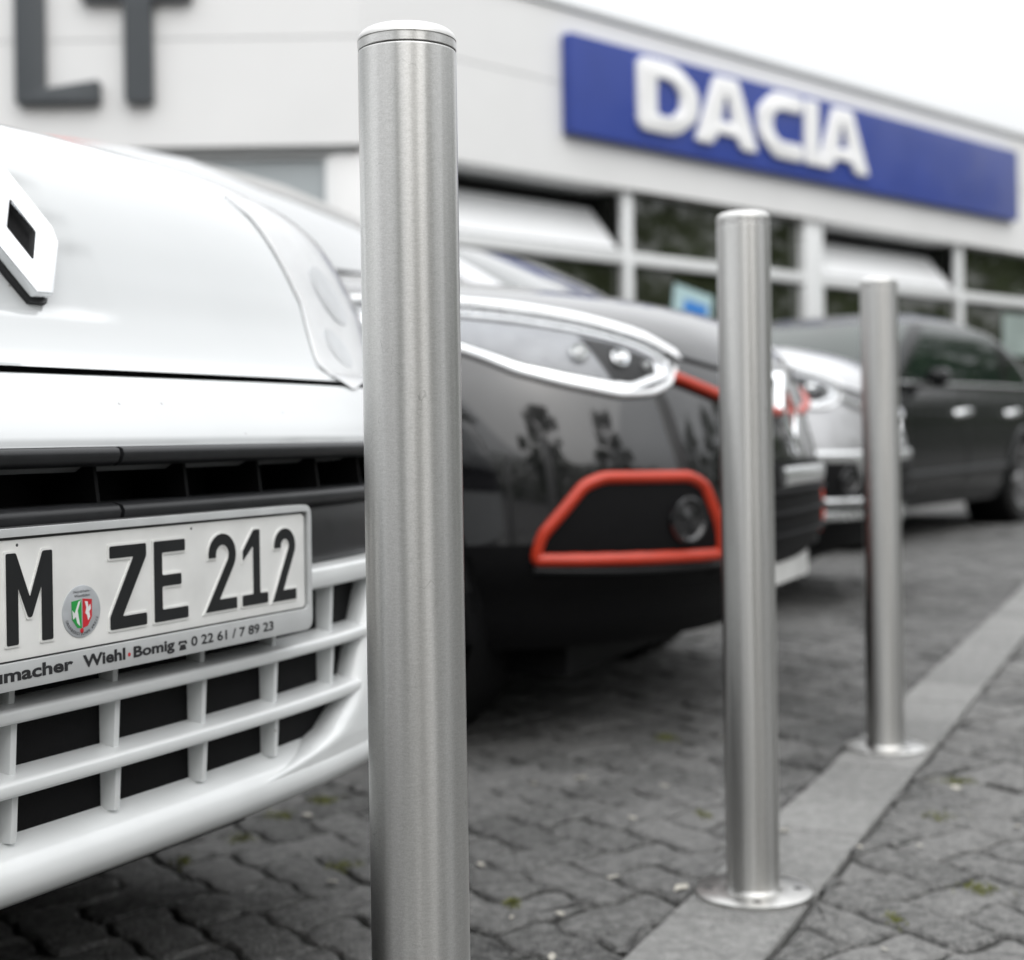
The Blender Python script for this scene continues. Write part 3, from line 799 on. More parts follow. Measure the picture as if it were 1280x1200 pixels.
MB().prism([[(.003, .0085), (.0065, .0080), (.0072, .003), (.0098, .0055), (.0102, .0015), (.0082, -.001), (.0092, -.0055), (.0068, -.0085), (.0055, -.0035), (.0035, -.0020), (.0048, .003)]], sf, .0003, .0005).build('crest_horse', M['seal_white'], seal, smooth=False)
MB().lathe([(.0022, 0), (.0001, .0003)], 10, c=(X0+.0012, -.0788-.0005, .5292-.0165), axis='x').build('crest_rose', M['red'], seal)
def put_text(s, y0, y1, zb, h, x, m, parent, name, offset=.0, shear=0., fnp=None):
    v, f = text_polys(s, 1., offset, .0, shear)
    xa, xb = min(p[0] for p in v), max(p[0] for p in v)
    hh = .73
    b = MB(); b.v = [(x, y0+(p[0]-xa)/(xb-xa)*(y1-y0), zb+p[1]/hh*h) for p in v]; b.f = f
    if fnp: b.v = [fnp(*p) for p in b.v]
    return b.build(name, m, parent, smooth=False)
XT = .0098
put_text('Schumacher', -.2180, -.0925, .4815, .0108, XT, M['text_black'], lp, 'dealer_lettering', .034)
put_text('Wiehl', -.0812, -.0290, .4812, .0105, XT, M['text_black'], lp, 'dealer_lettering', .034)
put_text('Bomig', -.0185, .0365, .4812, .0098, XT, M['text_black'], lp, 'dealer_lettering', .034)
MB().lathe([(.0018, 0), (.0001, .0002)], 12, c=(XT, -.0240, .4845), axis='x').build('red_dot', M['red'], lp)
put_text('0 22 61 / 7 89 23', .0600, .1870, .4808, .0092, XT, M['text_black'], lp, 'dealer_lettering', .022)
ph = MB()
def tf(a, b, d): return (XT+d, .0480+a, .4828+b)
ph.prism([rnd_poly([(-.0050, -.0040), (.0050, -.0040), (.0032, .0010), (-.0032, .0010)], .0008)], tf, -.0003, 0)
ph.prism([rnd_poly([(-.0062, .0012), (-.0040, .0010), (-.0032, .0026), (.0032, .0026), (.0040, .0010), (.0062, .0012), (.0052, .0046), (-.0052, .0046)], .0008)], tf, -.0003, 0)
ph.build('telephone_symbol', M['text_black'], lp, smooth=False)
put_text('Nordrhein-', -.0885, -.0690, .5455, .0024, X0+.00125, M['text_black'], seal, 'seal_lettering', .0)
put_text('Westfalen', -.0880, -.0695, .5418, .0024, X0+.00125, M['text_black'], seal, 'seal_lettering', .0)
arc = 'OBERBERGISCHER KREIS'
for i, chx in enumerate(arc):
    if chx == ' ': continue
    a = R(-158+136*i/(len(arc)-1)); v, f = text_polys(chx, .0036)
    cx = (min(p[0] for p in v)+max(p[0] for p in v))/2
    ca, sa = math.cos(a+HP), math.sin(a+HP)
    b = MB(); b.f = f; b.v = [(X0+.00125, -.0788+.0192*math.cos(a)+(p[0]-cx)*ca-(p[1]-.0013)*sa, .5292+.0192*math.sin(a)+(p[0]-cx)*sa+(p[1]-.0013)*ca) for p in v]
    b.build('seal_lettering', M['text_black'], seal, smooth=False)
for y in (.0665, -.15): MB().lathe([(.0014, 0), (.0001, .0006)], 10, c=(X0, y, .5915), axis='x').build('rivet', M['rim_dark'], lp)
# rest of the van body
srow = []
for z in [.28, .32, .4, .5, .6, .7, .8, .9, 1.0, 1.05, 1.1]:
    F, l, r, q = VS.outline(z, 8, 60, 16); srow.append([tuple(F[-1])]+l+r+q+[tuple(F[0])])
def inw(q): 
    xc = sum(p[0] for p in q)/4; zc = sum(p[2] for p in q)/4
    return any((xc-x)**2+(zc-.33)**2 < .36**2 for x in (-1.05, -4.0))
bs = MB()
for i in range(len(srow)-1):
    for j in range(len(srow[0])-1):
        q = (srow[i][j], srow[i][j+1], srow[i+1][j+1], srow[i+1][j])
        if not inw(q): bs.add(q, [(0, 1, 2, 3)])
bs.build('body_side', M['white_paint'], van)
MB().box(-4.5, -.37, -.80, .80, .168, .275).box(-4.4, -.62, -.70, .70, .125, .1675).box(-.45, -.24, -.80, .36, .202, .28).box(-.239, -.12, -.80, .30, .246, .277).build('underbody_shade_block', M['black_plastic'], van)  # underbody with added unseen boxes that block light to darken the ground
greenhouse(van, [1.09, 1.15, 1.25, 1.35, 1.45, 1.55, 1.65, 1.75, 1.85, 1.9], [(1.09, -.85), (1.75, -1.55), (1.85, -1.75), (1.9, -2.0)], [(1.09, -4.6), (1.9, -4.5)], [(1.09, .80), (1.2, .88), (1.8, .80), (1.9, .72)], M['white_paint'], M['white_paint'], [(-1.5, -2.3, .3)], zg0=1.2, zg1=1.78)
for x in (-1.05, -4.0):
    for sg in (1, -1): wheel(van, x, sg*.88, .32)

# ------------------------------------------------------------------ crossovers (black with orange trim, silver)
CSK = Skin([(.2, -.17), (.26, -.11), (.33, -.075), (.385, -.018), (.45, 0), (.6, -.008), (.7, -.03), (.8, -.06), (.88, -.105), (.93, -.16), (.965, -.23), (1.0, -.36), (1.04, -.60), (1.08, -.92), (1.1, -1.1)],
           [(.2, .84), (.3, .87), (.5, .89), (.7, .89), (.85, .86), (.93, .82), (.97, .78), (1.06, .73), (1.1, .70)],
           [(.2, -4.0), (.5, -4.12), (1.1, -4.0)], [(0, .75)], [(0, 2.5)])
def crossover(loc, deg, paint, trim, roofp, name, label, chrome_bars):
    root = empty(name, (*loc, 0), R(-deg)); tag(root, label, 'car')
    S = CSK
    zs = [.22, .24, .26, .29, .32]+[.32+.026*k for k in range(1, 24)]+[.93, .945, .96, .972, .984, .996, 1.008, 1.02, 1.035, 1.05, 1.065, 1.08, 1.1]
    body_shell(root, S, zs, paint, M['black_plastic'], .45, (-.83, -3.43), .35, 'body', 64)
    greenhouse(root, [1.09, 1.12, 1.17, 1.23, 1.29, 1.35, 1.41, 1.46, 1.5, 1.53], [(1.09, -1.0), (1.46, -1.66), (1.53, -2.0)], [(1.09, -4.0), (1.3, -3.85), (1.53, -3.5)], [(1.09, .74), (1.46, .62), (1.53, .55)], paint, roofp, [(-1.35, -2.25, .9), (-2.32, -3.2, .0), (-3.27, -3.7, .1)], zg0=1.12, zg1=1.46)
    MB().box(-3.9, -.36, -.62, .62, .15, .235).build('underbody_shade_block', M['black_plastic'], root)  # low box added to deepen the shade under the car
    for x in (-.83, -3.43):
        for sg in (1, -1): wheel(root, x, sg*.865, .33, .21)
    for sg in (-1, 1):
        f = (lambda pl: pl) if sg < 0 else mir
        # headlight: painted sky sheen on top, dark recess with chrome lamps, white light guide below
        up_ = f([(-.785, .975), (-.745, .955), (-.690, .935), (-.635, .915), (-.547, .880), (-.495, .842)])
        lo_ = f([(-.825, .905), (-.808, .845), (-.784, .807), (-.739, .781), (-.658, .757), (-.515, .800)])
        hl = MB().grid(S.strip(up_, lo_, 24, 12, .003)).build('headlight', M['reflector'], root, angle=70)
        inn_u = f([(-.772, .922), (-.725, .905), (-.665, .888), (-.60, .868), (-.545, .838)])
        inn_l = f([(-.808, .872), (-.775, .822), (-.725, .800), (-.655, .782), (-.560, .800)])
        MB().grid(S.strip(inn_u, inn_l, 20, 6, .005)).build('lamp_recess', M['lamp_shade'], hl, angle=70)
        dk_u = f([(-.665, .880), (-.61, .862), (-.555, .832)]); dk_l = f([(-.66, .786), (-.62, .782), (-.560, .802)])
        MB().grid(S.strip(dk_u, dk_l, 10, 5, .007)).build('lamp_recess', M['dark_trim'], hl, angle=70)
        for y, z, r, mm in ((-.625, .830, .022, 'chrome'), (-.690, .842, .020, 'satin'), (-.580, .815, .010, 'satin')):
            p = S.yz(y*(-sg)*(-1) if sg > 0 else y, z, .006)
            p = S.yz(abs(y)*sg, z, .006)
            nn = (S.yz(abs(y)*sg, z, .02)-S.yz(abs(y)*sg, z, 0)).normalized(); q = Vector((1, 0, 0)).rotation_difference(nn).to_matrix()
            b = MB().lathe([(r, 0), (r, .010), (r*.86, .012), (r*.8, .004), (r*.5, .012), (r*.25, .016), (.0001, .017)], 24, axis='x')
            b.v = [tuple(q @ Vector(v)+p) for v in b.v]; b.build('lamp_bowl', M[mm], hl)
        MB().tube(S.loop(lo_[:-1]+f([(-.590, .760), (-.540, .780), (-.505, .812)]), .008, 5, False), .0068, 10).build('light_guide', M['lamp_white'], hl)
        MB().grid(S.strip(up_, [(y, z-.020) for y, z in up_], 24, 4, .0275, .004)).build('headlight_rim_and_sheen', M['lamp_white'], hl, angle=70)  # white strip painted as sky reflected along the lens top
        MB().tube(S.loop(up_, .012, 5, False), .006, 8).build('headlight_rim_and_sheen', M['satin'], hl)
        MB().grid(S.strip(up_, lo_, 24, 12, .012, .016)).build('lens', M['lens'], hl, angle=70)
        # fog lamp surround
        out = f([(-.806, .417), (-.803, .470), (-.752, .572), (-.722, .588), (-.548, .584), (-.508, .566), (-.462, .465), (-.452, .408)])
        lt_ = [(S.th(y, z), z) for y, z in out]; sm = []
        for i in range(len(lt_)):
            p0, p1, p2 = Vector(lt_[i-1]), Vector(lt_[i]), Vector(lt_[(i+1) % len(lt_)])
            d1, d2 = p0-p1, p2-p1; c1 = min(.022, d1.length*.45); c2 = min(.022, d2.length*.45)
            s_, e_ = p1+d1.normalized()*c1, p1+d2.normalized()*c2
            for k in range(5): sm.append((1-k/4)**2*s_+2*(k/4)*(1-k/4)*p1+(k/4)**2*e_)
            for k in range(1, 6): sm.append(e_.lerp(p2+(p1-p2).normalized()*min(.022, d2.length*.45), k/6))
        gc = sum(sm, Vector((0, 0)))/len(sm); ring_ = []
        for wd, dd_ in ((-.010, -.004), (-.0095, .008), (-.005, .015), (.004, .017), (.012, .012), (.017, .002), (.018, -.004)):
            r_ = []
            for i, v in enumerate(sm):
                t_ = (sm[(i+1) % len(sm)]-sm[i-1]); n_ = Vector((-t_.y, t_.x))
                if n_.length < 1e-7: n_ = gc-v
                n_.normalize()
                if n_.dot(gc-v) < 0: n_ = -n_
                k_ = v+Vector((n_.x*wd*1.25, n_.y*wd)); r_.append(tuple(S.off(k_.x, k_.y, dd_)))
            ring_.append(r_)
        MB().grid(ring_, True).build('fog_lamp_surround', trim, root, angle=50)
        pu = f([(-.800, .43), (-.795, .470), (-.748, .566), (-.722, .582), (-.548, .578), (-.512, .562), (-.468, .465), (-.458, .43)])
        pd = f([(-.800, .425), (-.77, .412), (-.70, .410), (-.60, .408), (-.55, .408), (-.50, .408), (-.47, .408), (-.458, .425)])
        MB().grid(S.strip(pu, pd, 24, 10, .004)).build('fog_lamp_recess', M['black_plastic'], root, angle=70)
        p = S.yz(.560*sg, .490, .006); nn = (S.yz(.560*sg, .490, .02)-S.yz(.560*sg, .490, 0)).normalized(); q = Vector((1, 0, 0)).rotation_difference(nn).to_matrix()
        b = MB().lathe([(.052, 0), (.050, .006), (.044, .008), (.038, .002), (.028, .002), (.016, .006), (.0001, .008)], 28, axis='x'); b.v = [tuple(q @ Vector(v)+p) for v in b.v]
        b.build('fog_lamp', M['gloss_black'], root)
        MB().tube(S.loop(f([(-.80, .398), (-.70, .391), (-.60, .389), (-.45, .388), (-.30, .386)]), .002, 5, False), .007, 8).build('bumper_trim', M['dark_trim'], root)
    # grille: black band under the bonnet edge, coloured strip below it, badge, lower slats, plate
    u_ = [(-.50, .845), (-.40, .825), (-.25, .805), (-.10, .80), (.10, .80), (.25, .805), (.40, .825), (.50, .845)]
    l_ = [(-.52, .795), (-.40, .758), (-.25, .735), (-.10, .72), (.10, .72), (.25, .735), (.40, .758), (.52, .795)]
    gr = MB().grid(S.strip(u_, l_, 40, 5, .005)).build('grille', M['gloss_black'], root, angle=70)
    MB().tube(S.loop(l_, .008, 5, False), .012, 10).build('grille_strip', trim, gr)
    MB().tube(S.loop(u_, .006, 5, False), .006, 8).build('grille_strip', M['chrome'] if chrome_bars else M['dark_trim'], gr)
    bxx = S.xs(0, .72)
    dd = MB().prism([dia(.075, .10, .012, .012), dia(.040, .058, .002, .002)[::-1]], lambda a, b, d: (bxx+.004+d-.18*b, a, .72+b), -.02, .016)
    dd.build('badge', M['chrome'], root, bevel=.005)
    u2 = [(-.42, .60), (-.2, .605), (0, .607), (.2, .605), (.42, .60)]; l2 = [(-.44, .36), (-.2, .35), (0, .348), (.2, .35), (.44, .36)]
    lo = MB().grid(S.strip(u2, l2, 30, 8, .004)).build('lower_grille', M['black_plastic'], root, angle=70)
    for z in (.43, .48, .53):
        MB().tube(S.loop([(-.42, z), (-.2, z), (0, z), (.2, z), (.42, z)], .008, 5, False), .008, 8).build('grille_slat', M['black_plastic'], lo)
    if chrome_bars:
        for z, rr in ((.575, .022), (.365, .022)):
            MB().tube(S.loop([(-.80, z+.01), (-.70, z+.004), (-.5, z), (-.2, z), (.2, z), (.5, z), (.70, z+.004), (.80, z+.01)], .004, 5, False), rr, 10, sx=.5).build('bumper_bar', M['satin'], root)
    else:
        MB().tube(S.loop([(-.15, .565), (0, .567), (.38, .565)], .006, 5, False), .024, 10, sx=.5).build('bumper_bar', M['satin'], root)
    pl = MB().prism([rect(-.26, .26, .302, .398, .01)], lambda a, b, d: (S.xs(0, .352)+.002+d, a, b), -.03, .006).build('licence_plate', M['plate_white'], root, bevel=.002)
    for sg in (1, -1):
        mr_ = MB().lathe([(.0001, 0), (.06, .01), (.075, .05), (.07, .10), (.03, .13), (.0001, .135)], 20, axis='x')
        mr_.v = [(x-1.52, sg*(.90+y*1.25), 1.08+z*.85) for x, y, z in mr_.v]; mr_.tube([(-1.48, sg*.74, 1.06), (-1.47, sg*.86, 1.07)], .02, 8)
        mr_.build('door_mirror', paint, root)
        for x in (-1.9, -2.85):
            MB().tube([(x, sg*.872, .84), (x-.05, sg*.893, .845), (x-.15, sg*.893, .85), (x-.2, sg*.872, .855)], .014, 8).build('door_handle', paint, root)
        for x in (-1.25, -2.28, -3.2):
            MB().tube([(x, sg*.888, .45), (x, sg*.893, .6), (x, sg*.882, .75), (x-.02, sg*.858, .9)], .003, 6).build('door_gap', M['groove'], root)
    return root
crossover((.70, 3.62), 25, M['black_paint'], M['orange'], M['orange'], 'black_car', 'glossy black car with orange-red fog lamp surround, beside the white van', False)
crossover((1.56, 5.92), 24, M['silver_paint'], M['satin'], M['silver_paint'], 'silver_car', 'silver grey car with bright bumper bars, parked beyond the black one with orange trim', True)

# ------------------------------------------------------------------ dark hatchback seen from its side
def hatch():
    h = Vector((-.589, -.808)); root = empty('dark_hatchback', (.86, 8.16, 0), math.atan2(h.y, h.x))
    tag(root, 'black car seen from its side, bright door handles, at the right edge', 'car')
    S = Skin([(.18, -.12), (.3, -.02), (.5, 0), (.62, -.03), (.72, -.12), (.78, -.3), (.84, -.6), (.9, -1.0), (.94, -1.2)],
             [(.18, .80), (.35, .86), (.6, .875), (.8, .865), (.94, .81)], [(.18, -4.3), (.5, -4.45), (.94, -4.35)], [(0, .6)], [(0, 2.6)])
    zs = [.2, .24]+[.28+.036*k for k in range(18)]+[.91, .925, .94]
    body_shell(root, S, zs, M['dark_paint'], M['dark_paint'], .24, (-.85, -3.5), .345)
    greenhouse(root, [.93, .97, 1.02, 1.08, 1.14, 1.2, 1.26, 1.31, 1.345, 1.375, 1.40], [(.93, -.98), (1.34, -1.70), (1.40, -2.0)], [(.93, -4.4), (1.12, -4.15), (1.30, -3.72), (1.40, -3.15)], [(.93, .815), (1.2, .765), (1.34, .71), (1.40, .62)], M['dark_paint'], M['dark_paint'], [(-1.30, -2.26, 1.55), (-2.38, -3.2, .05), (-3.34, -3.95, .9)], zg0=.965, zg1=1.335, glass=M['tinted_glass'])
    for x in (-.85, -3.5):
        for sg in (1, -1): wheel(root, x, sg*.855, .32, .2)
    for sg in (1, -1):
        for x in (-2.1, -3.1):
            MB().tube([(x, sg*.862, .765), (x-.03, sg*.892, .77), (x-.20, sg*.892, .782), (x-.23, sg*.862, .786)], .024, 10).build('door_handle', M['satin'], root)
        MB().tube([(-1.3, sg*.872, .40), (-1.4, sg*.88, .40), (-3.0, sg*.88, .42), (-3.1, sg*.872, .42)], .02, 8).build('side_moulding', M['dark_trim'], root)
        MB().tube([(-1.3, sg*.825, .952), (-2.5, sg*.822, .958), (-4.0, sg*.80, .965)], .010, 8).build('window_trim', M['satin'], root)
        MB().grid(S.strip([(sg*.55, .70), (sg*.70, .74), (sg*.80, .78)], [(sg*.55, .61), (sg*.70, .63), (sg*.81, .70)], 12, 6, .006)).build('headlight', M['reflector'], root)
        for x in (-1.3, -2.33, -3.32):
            MB().tube([(x, sg*.868, .30), (x, sg*.879, .55), (x, sg*.870, .8), (x-.03, sg*.822, .92)], .003, 6).build('door_gap', M['groove'], root)
        mr_ = MB().lathe([(.0001, 0), (.05, .01), (.065, .05), (.06, .10), (.03, .13), (.0001, .135)], 20, axis='x')
        mr_.v = [(x-1.75, sg*(.92+y*1.2), .99+z*.85) for x, y, z in mr_.v]; mr_.tube([(-1.70, sg*.78, .96), (-1.69, sg*.88, .98)], .02, 8)
        mr_.build('door_mirror', M['dark_paint'], root)
    MB().prism([rect(-.26, .26, .36, .47, .01)], lambda a, b, d: (.01+d, a, b), -.02, .004).build('licence_plate', M['plate_white'], root)
    MB().grid(S.strip([(-.45, .63), (0, .64), (.45, .63)], [(-.5, .52), (0, .50), (.5, .52)], 16, 4, .005)).build('grille', M['black_plastic'], root)
hatch()

# ------------------------------------------------------------------ showroom
C = Vector((-1.28, 13.0)); DR = Vector((.705, .709)).normalized(); nR = Vector((DR.y, -DR.x)); nL = Vector((0, -1))
show = empty('car_showroom', (C.x, C.y, 0)); tag(show, 'white flat-roofed car showroom with dark glass front and pale fascia', 'building')
mit = (nL+nR)/(1+nL.dot(nR))
LX, RX = -9.0, 17.0
def rr(s, o, z): return (DR.x*s+nR.x*o, DR.y*s+nR.y*o, z)
def ll(x, o, z): return (x, -o, z)
def wall_strip(o0, o1, z0, z1, mb=None, lx=LX, rx=RX):
    mb = mb or MB()
    def line(o): return [(lx, -o), (mit.x*o, mit.y*o), (DR.x*rx+nR.x*o, DR.y*rx+nR.y*o)]
    a, b = line(o0), line(o1); poly = a+b[::-1]
    mb.v += [(x, y, z0) for x, y in poly]+[(x, y, z1) for x, y in poly]; n = len(mb.v)-12
    mb.f += [(n+i, n+(i+1) % 6, n+6+(i+1) % 6, n+6+i) for i in range(6)]
    for k in (0, 6): mb.f += [(n+k, n+k+1, n+k+4, n+k+5), (n+k+1, n+k+2, n+k+3, n+k+4)]
    return mb
def rbox(mb, s0, s1, o0, o1, z0, z1):
    c = [rr(s0, o0, 0), rr(s1, o0, 0), rr(s1, o1, 0), rr(s0, o1, 0)]
    n = len(mb.v); mb.v += [(x, y, z0) for x, y, _ in c]+[(x, y, z1) for x, y, _ in c]
    mb.f += [tuple(n+i for i in f) for f in [(0,3,2,1),(4,5,6,7),(0,1,5,4),(1,2,6,5),(2,3,7,6),(3,0,4,7)]]; return mb
wall_strip(0, -.35, 3.25, 4.195).build('fascia', M['fascia'], show, smooth=False)
wall_strip(0, -.35, 4.205, 4.955).build('fascia', M['fascia'], show, smooth=False)
wall_strip(-.012, -.34, 4.19, 4.21).build('fascia_joint', M['soffit'], show)
wall_strip(.035, -.40, 4.96, 5.02).build('coping', M['coping'], show, smooth=False)
# soffit of the right wing, shadow gap on the left wing
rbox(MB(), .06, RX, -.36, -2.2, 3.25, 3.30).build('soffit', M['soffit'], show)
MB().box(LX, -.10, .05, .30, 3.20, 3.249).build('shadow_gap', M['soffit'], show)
# left wing below the fascia
MB().box(-.28, .06, .08, .36, 0, 3.198).build('pier', M['fascia'], show, bevel=.006)
w = MB().box(LX, -.33, .16, .18, .25, 3.16).build('window', M['grey_glass'], show)
for x in (-.335, -3.9, -7.4): MB().box(x-.0, x+.055, .10, .22, .25, 3.16).build('window_frame', M['frame'], w, bevel=.004)
MB().box(LX, -.285, .10, .24, 3.162, 3.198).build('window_frame', M['frame'], w)
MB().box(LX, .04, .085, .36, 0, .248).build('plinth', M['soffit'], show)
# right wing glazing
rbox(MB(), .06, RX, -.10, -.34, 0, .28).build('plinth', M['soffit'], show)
rbox(MB(), .08, .30, -.04, -.34, .282, 3.248).build('pier', M['fascia'], show)
bays = [(.30, 3.63), (3.77, 6.98), (7.38, 10.80), (10.95, 14.33), (14.47, 16.9)]
for s0, s1 in ((3.63, 3.77), (10.80, 10.95), (14.33, 14.47)):
    rbox(MB(), s0, s1, -.08, -.16, .282, 3.248).build('mullion', M['frame'], show, bevel=.006)
rbox(MB(), 6.98, 7.38, -.06, -.33, .282, 3.248).build('pillar', M['frame'], show, bevel=.008)
for i, (s0, s1) in enumerate(bays):
    rbox(MB(), s0, s1, -.085, -.16, 2.47, 2.60).build('transom', M['frame'], show, bevel=.005)
    wn = rbox(MB(), s0, s1, -.165, -.18, .282, 2.52).build('window', M['bld_glass'], show)
    if i in (0, 2):
        # bottom-hung vent leaning inwards over a dark void
        vt = MB()
        def vq(s, t, d): 
            o = -.13-.38*t-d*.7; z = 2.625+.47*t-d*.6*0; return rr(s, o, z)
        vs = [vq(s, t, d) for d in (0, .05) for t in (0, 1) for s in (s0+.06, s1-.06)]
        vt.add(vs, [(0, 1, 3, 2), (4, 6, 7, 5), (0, 4, 5, 1), (2, 3, 7, 6), (0, 2, 6, 4), (1, 5, 7, 3)])
        vt.build('vent_window', M['vent_white'], show, smooth=False)
        rbox(MB(), s0-.1, s1+.1, -1.5, -1.55, 2.40, 3.25).build('void_lining', M['interior'], show)
        rbox(MB(), s0-.1, s1+.1, -.30, -1.5, 2.55, 2.60).build('void_lining', M['interior'], show)
        for s in (s0-.11, s1+.10): rbox(MB(), s, s+.01, -.32, -1.5, 2.60, 3.25).build('void_lining', M['interior'], show)
    else:
        rbox(MB(), s0, s1, -.165, -.18, 2.54, 3.248).build('window', M['bld_glass'], show)
rf = MB(); A = [(LX, .36), (mit.x*-.4, mit.y*-.4), rr(RX, -.4, 0)[:2], rr(RX, -14, 0)[:2], (LX, 16)]
rf.v = [(x, y, 4.80) for x, y in A]+[(x, y, 4.92) for x, y in A]
rf.f = [(0, 1, 2, 3, 4), (5, 6, 7, 8, 9)]+[(i, (i+1) % 5, 5+(i+1) % 5, 5+i) for i in range(5)]
rf.build('roof', M['roof'], show)
rbox(MB(), RX-.2, RX-.02, -.36, -13.9, 0, 4.79).build('side_wall', M['fascia'], show)
MB().box(LX+.02, LX+.2, .40, 15.9, 0, 4.79).build('side_wall', M['fascia'], show)
# dark grey letters on the left fascia
ls = empty('letter_sign', (C.x-3.4, C.y-.06, 3.63)); tag(ls, 'dark grey raised letters L and T on the left fascia', 'sign')
def letter(poly, x, name='letter'):
    MB().prism([rnd_poly(poly, .02)], lambda a, b, d: (a+x-(C.x-3.4), -d, b), -.058, .05).build(name, M['letter_grey'], ls, bevel=.008)
letter([(0, 0), (.73, 0), (.73, .20), (.25, .13), (.25, 1.12), (0, 1.12)], -4.285)
letter([(.375, 0), (.615, 0), (.615, .89), (.965, .89), (.965, 1.10), (0, 1.10), (0, .89), (.375, .89)], -3.705)
# blue sign on the right fascia
sg_ = empty('blue_sign', (C.x+rr(7.4, 0, 0)[0], C.y+rr(7.4, 0, 0)[1], 3.70), math.atan2(DR.y, DR.x)); tag(sg_, 'long blue fascia sign with white DACIA lettering', 'sign')
def sf2(a, b, d): return (a-7.4, -d, b-3.70)
MB().prism([rnd_poly([(2.60, 3.69), (12.24, 3.69), (12.24, 4.69), (2.60, 4.69)], .02)], sf2, .004, .12).build('panel', M['sign_blue'], sg_, bevel=.012)
def dl(polys, x, w):
    MB().prism(polys, lambda a, b, d: sf2(x+a*w, 3.86+b*.77, d), .121, .165).build('letter', M['sign_white'], sg_, bevel=.012, seg=2)
dl([rnd_poly([(0, 0), (.62, 0), (1, .30), (1, .70), (.62, 1), (0, 1)], .16, 4), rnd_poly([(.30, .24), (.55, .24), (.70, .40), (.70, .60), (.55, .76), (.30, .76)], .06)[::-1]], 3.60, 1.03)
Aout = rnd_poly([(0, 0), (.27, 0), (.34, .17), (.66, .17), (.73, 0), (1, 0), (.68, 1), (.32, 1)], .05); Ain = rnd_poly([(.40, .36), (.60, .36), (.53, .72), (.47, .72)], .02)[::-1]
dl([Aout, Ain], 4.57, 1.15)
dl([rnd_poly([(1, 0), (.36, 0), (0, .30), (0, .70), (.36, 1), (1, 1), (1, .74), (.46, .74), (.31, .60), (.31, .40), (.46, .26), (1, .26)], .12, 4)], 5.74, .90)
dl([rnd_poly([(0, 0), (1, 0), (1, 1), (0, 1)], .08)], 6.69, .29)
dl([Aout, Ain], 6.95, 1.15)
# window poster, and a made-up panel painted as a pale window reflection
def poster(s, z, w, h, tilt, label, m1, m2):
    q = rr(s, -.15, z); r_ = empty('poster_or_reflection', (C.x+q[0], C.y+q[1], z), math.atan2(DR.y, DR.x)); tag(r_, label, 'poster')
    ct, st = math.cos(tilt), math.sin(tilt)
    def pf(a, b, d): return (a*ct-b*st, -d, a*st+b*ct)
    MB().prism([[(-w/2, -h/2), (w/2, -h/2), (w/2, h/2), (-w/2, h/2)]], pf, 0, .006).build('board', m1, r_)
    MB().prism([[(-w*.22, -h*.36), (w*.38, -h*.36), (w*.38, h*.22), (-w*.22, h*.22)]], pf, .0065, .010).build('print', m2, r_)
poster(4.85, 2.04, .70, .46, -.17, 'pale poster with a blue block in the window behind the black car', M['poster_pale'], M['poster_blue'])
poster(13.1, 2.05, 1.7, .62, 0, 'wide pale panel painted as a reflection in the window at the right edge', M['pane_reflection'], M['pane_reflection'])

# ------------------------------------------------------------------ trees across the street (seen only as reflections)
def make_tree(seed):
    rt = random.Random(seed); root = empty('roadside_tree', (0, 0, 0))
    tr = MB().tube([(0, 0, -.1), (.05, .02, 1), (-.03, .06, 2.2), (.1, 0, 3.6), (.05, .1, 5.6), (0, .1, 8)], [.24, .19, .16, .12, .08, .03], 10)
    for k in range(9):
        a = k*2.4; z = 2+k*.55; l = 2.6-k*.12
        tr.tube([(.03, .03, z), (l*.5*math.cos(a), l*.5*math.sin(a), z+.7), (l*math.cos(a), l*math.sin(a), z+1.6)], [.07, .045, .015], 6)
    tr.build('trunk', M['bark'], root)
    cr = MB(); cl = []
    for k in range(60):
        a = rt.uniform(0, 6.28); z = rt.uniform(1.2, 9.4); rad = 3.0*math.sin(math.pi*min(1, (z-.4)/9.6))**.7*rt.uniform(.35, 1.05)
        cl.append((rad*math.cos(a), rad*math.sin(a), z, rt.uniform(.5, 1.0)))
    for cx, cy, cz, cr_ in cl:
        for k in range(75):
            v = Vector((rt.gauss(0, 1), rt.gauss(0, 1), rt.gauss(0, .8))); v = v.normalized()*cr_*rt.uniform(.4, 1)
            p = Vector((cx, cy, cz))+v; s = rt.uniform(.11, .22); n = Vector((rt.gauss(0, 1), rt.gauss(0, 1), rt.gauss(0, 1))).normalized()
            t = n.orthogonal().normalized(); b = n.cross(t)
            cr.add([tuple(p-t*s), tuple(p+b*s*.55), tuple(p+t*s), tuple(p-b*s*.55)], [(0, 1, 2, 3)])
    me = bpy.data.meshes.new('crown'); me.from_pydata(cr.v, [], cr.f); me.materials.append(M['leaf'])
    o = bpy.data.objects.new('crown', me); COL.objects.link(o); o.parent = root
    return root
t0 = make_tree(2)
for i, (x, y, s) in enumerate([(27, 9, 1.0), (29, 14.5, 1.15), (27.5, 20, .95), (30, 25.5, 1.2), (28.5, 31, 1.05), (31, 37, 1.1), (24, 3.5, .9), (14, -9, 1.0), (5, -14, 1.1), (-6, -15, .9)]):
    o = t0 if i == 0 else copy_tree(t0)
    o.location = (x, y, 0); o.rotation_euler.z = i*1.9; o.scale = (s, s, s)
    tag(o, 'leafy green tree across the street, mirrored in the showroom glass', 'tree', 'trees across the street')

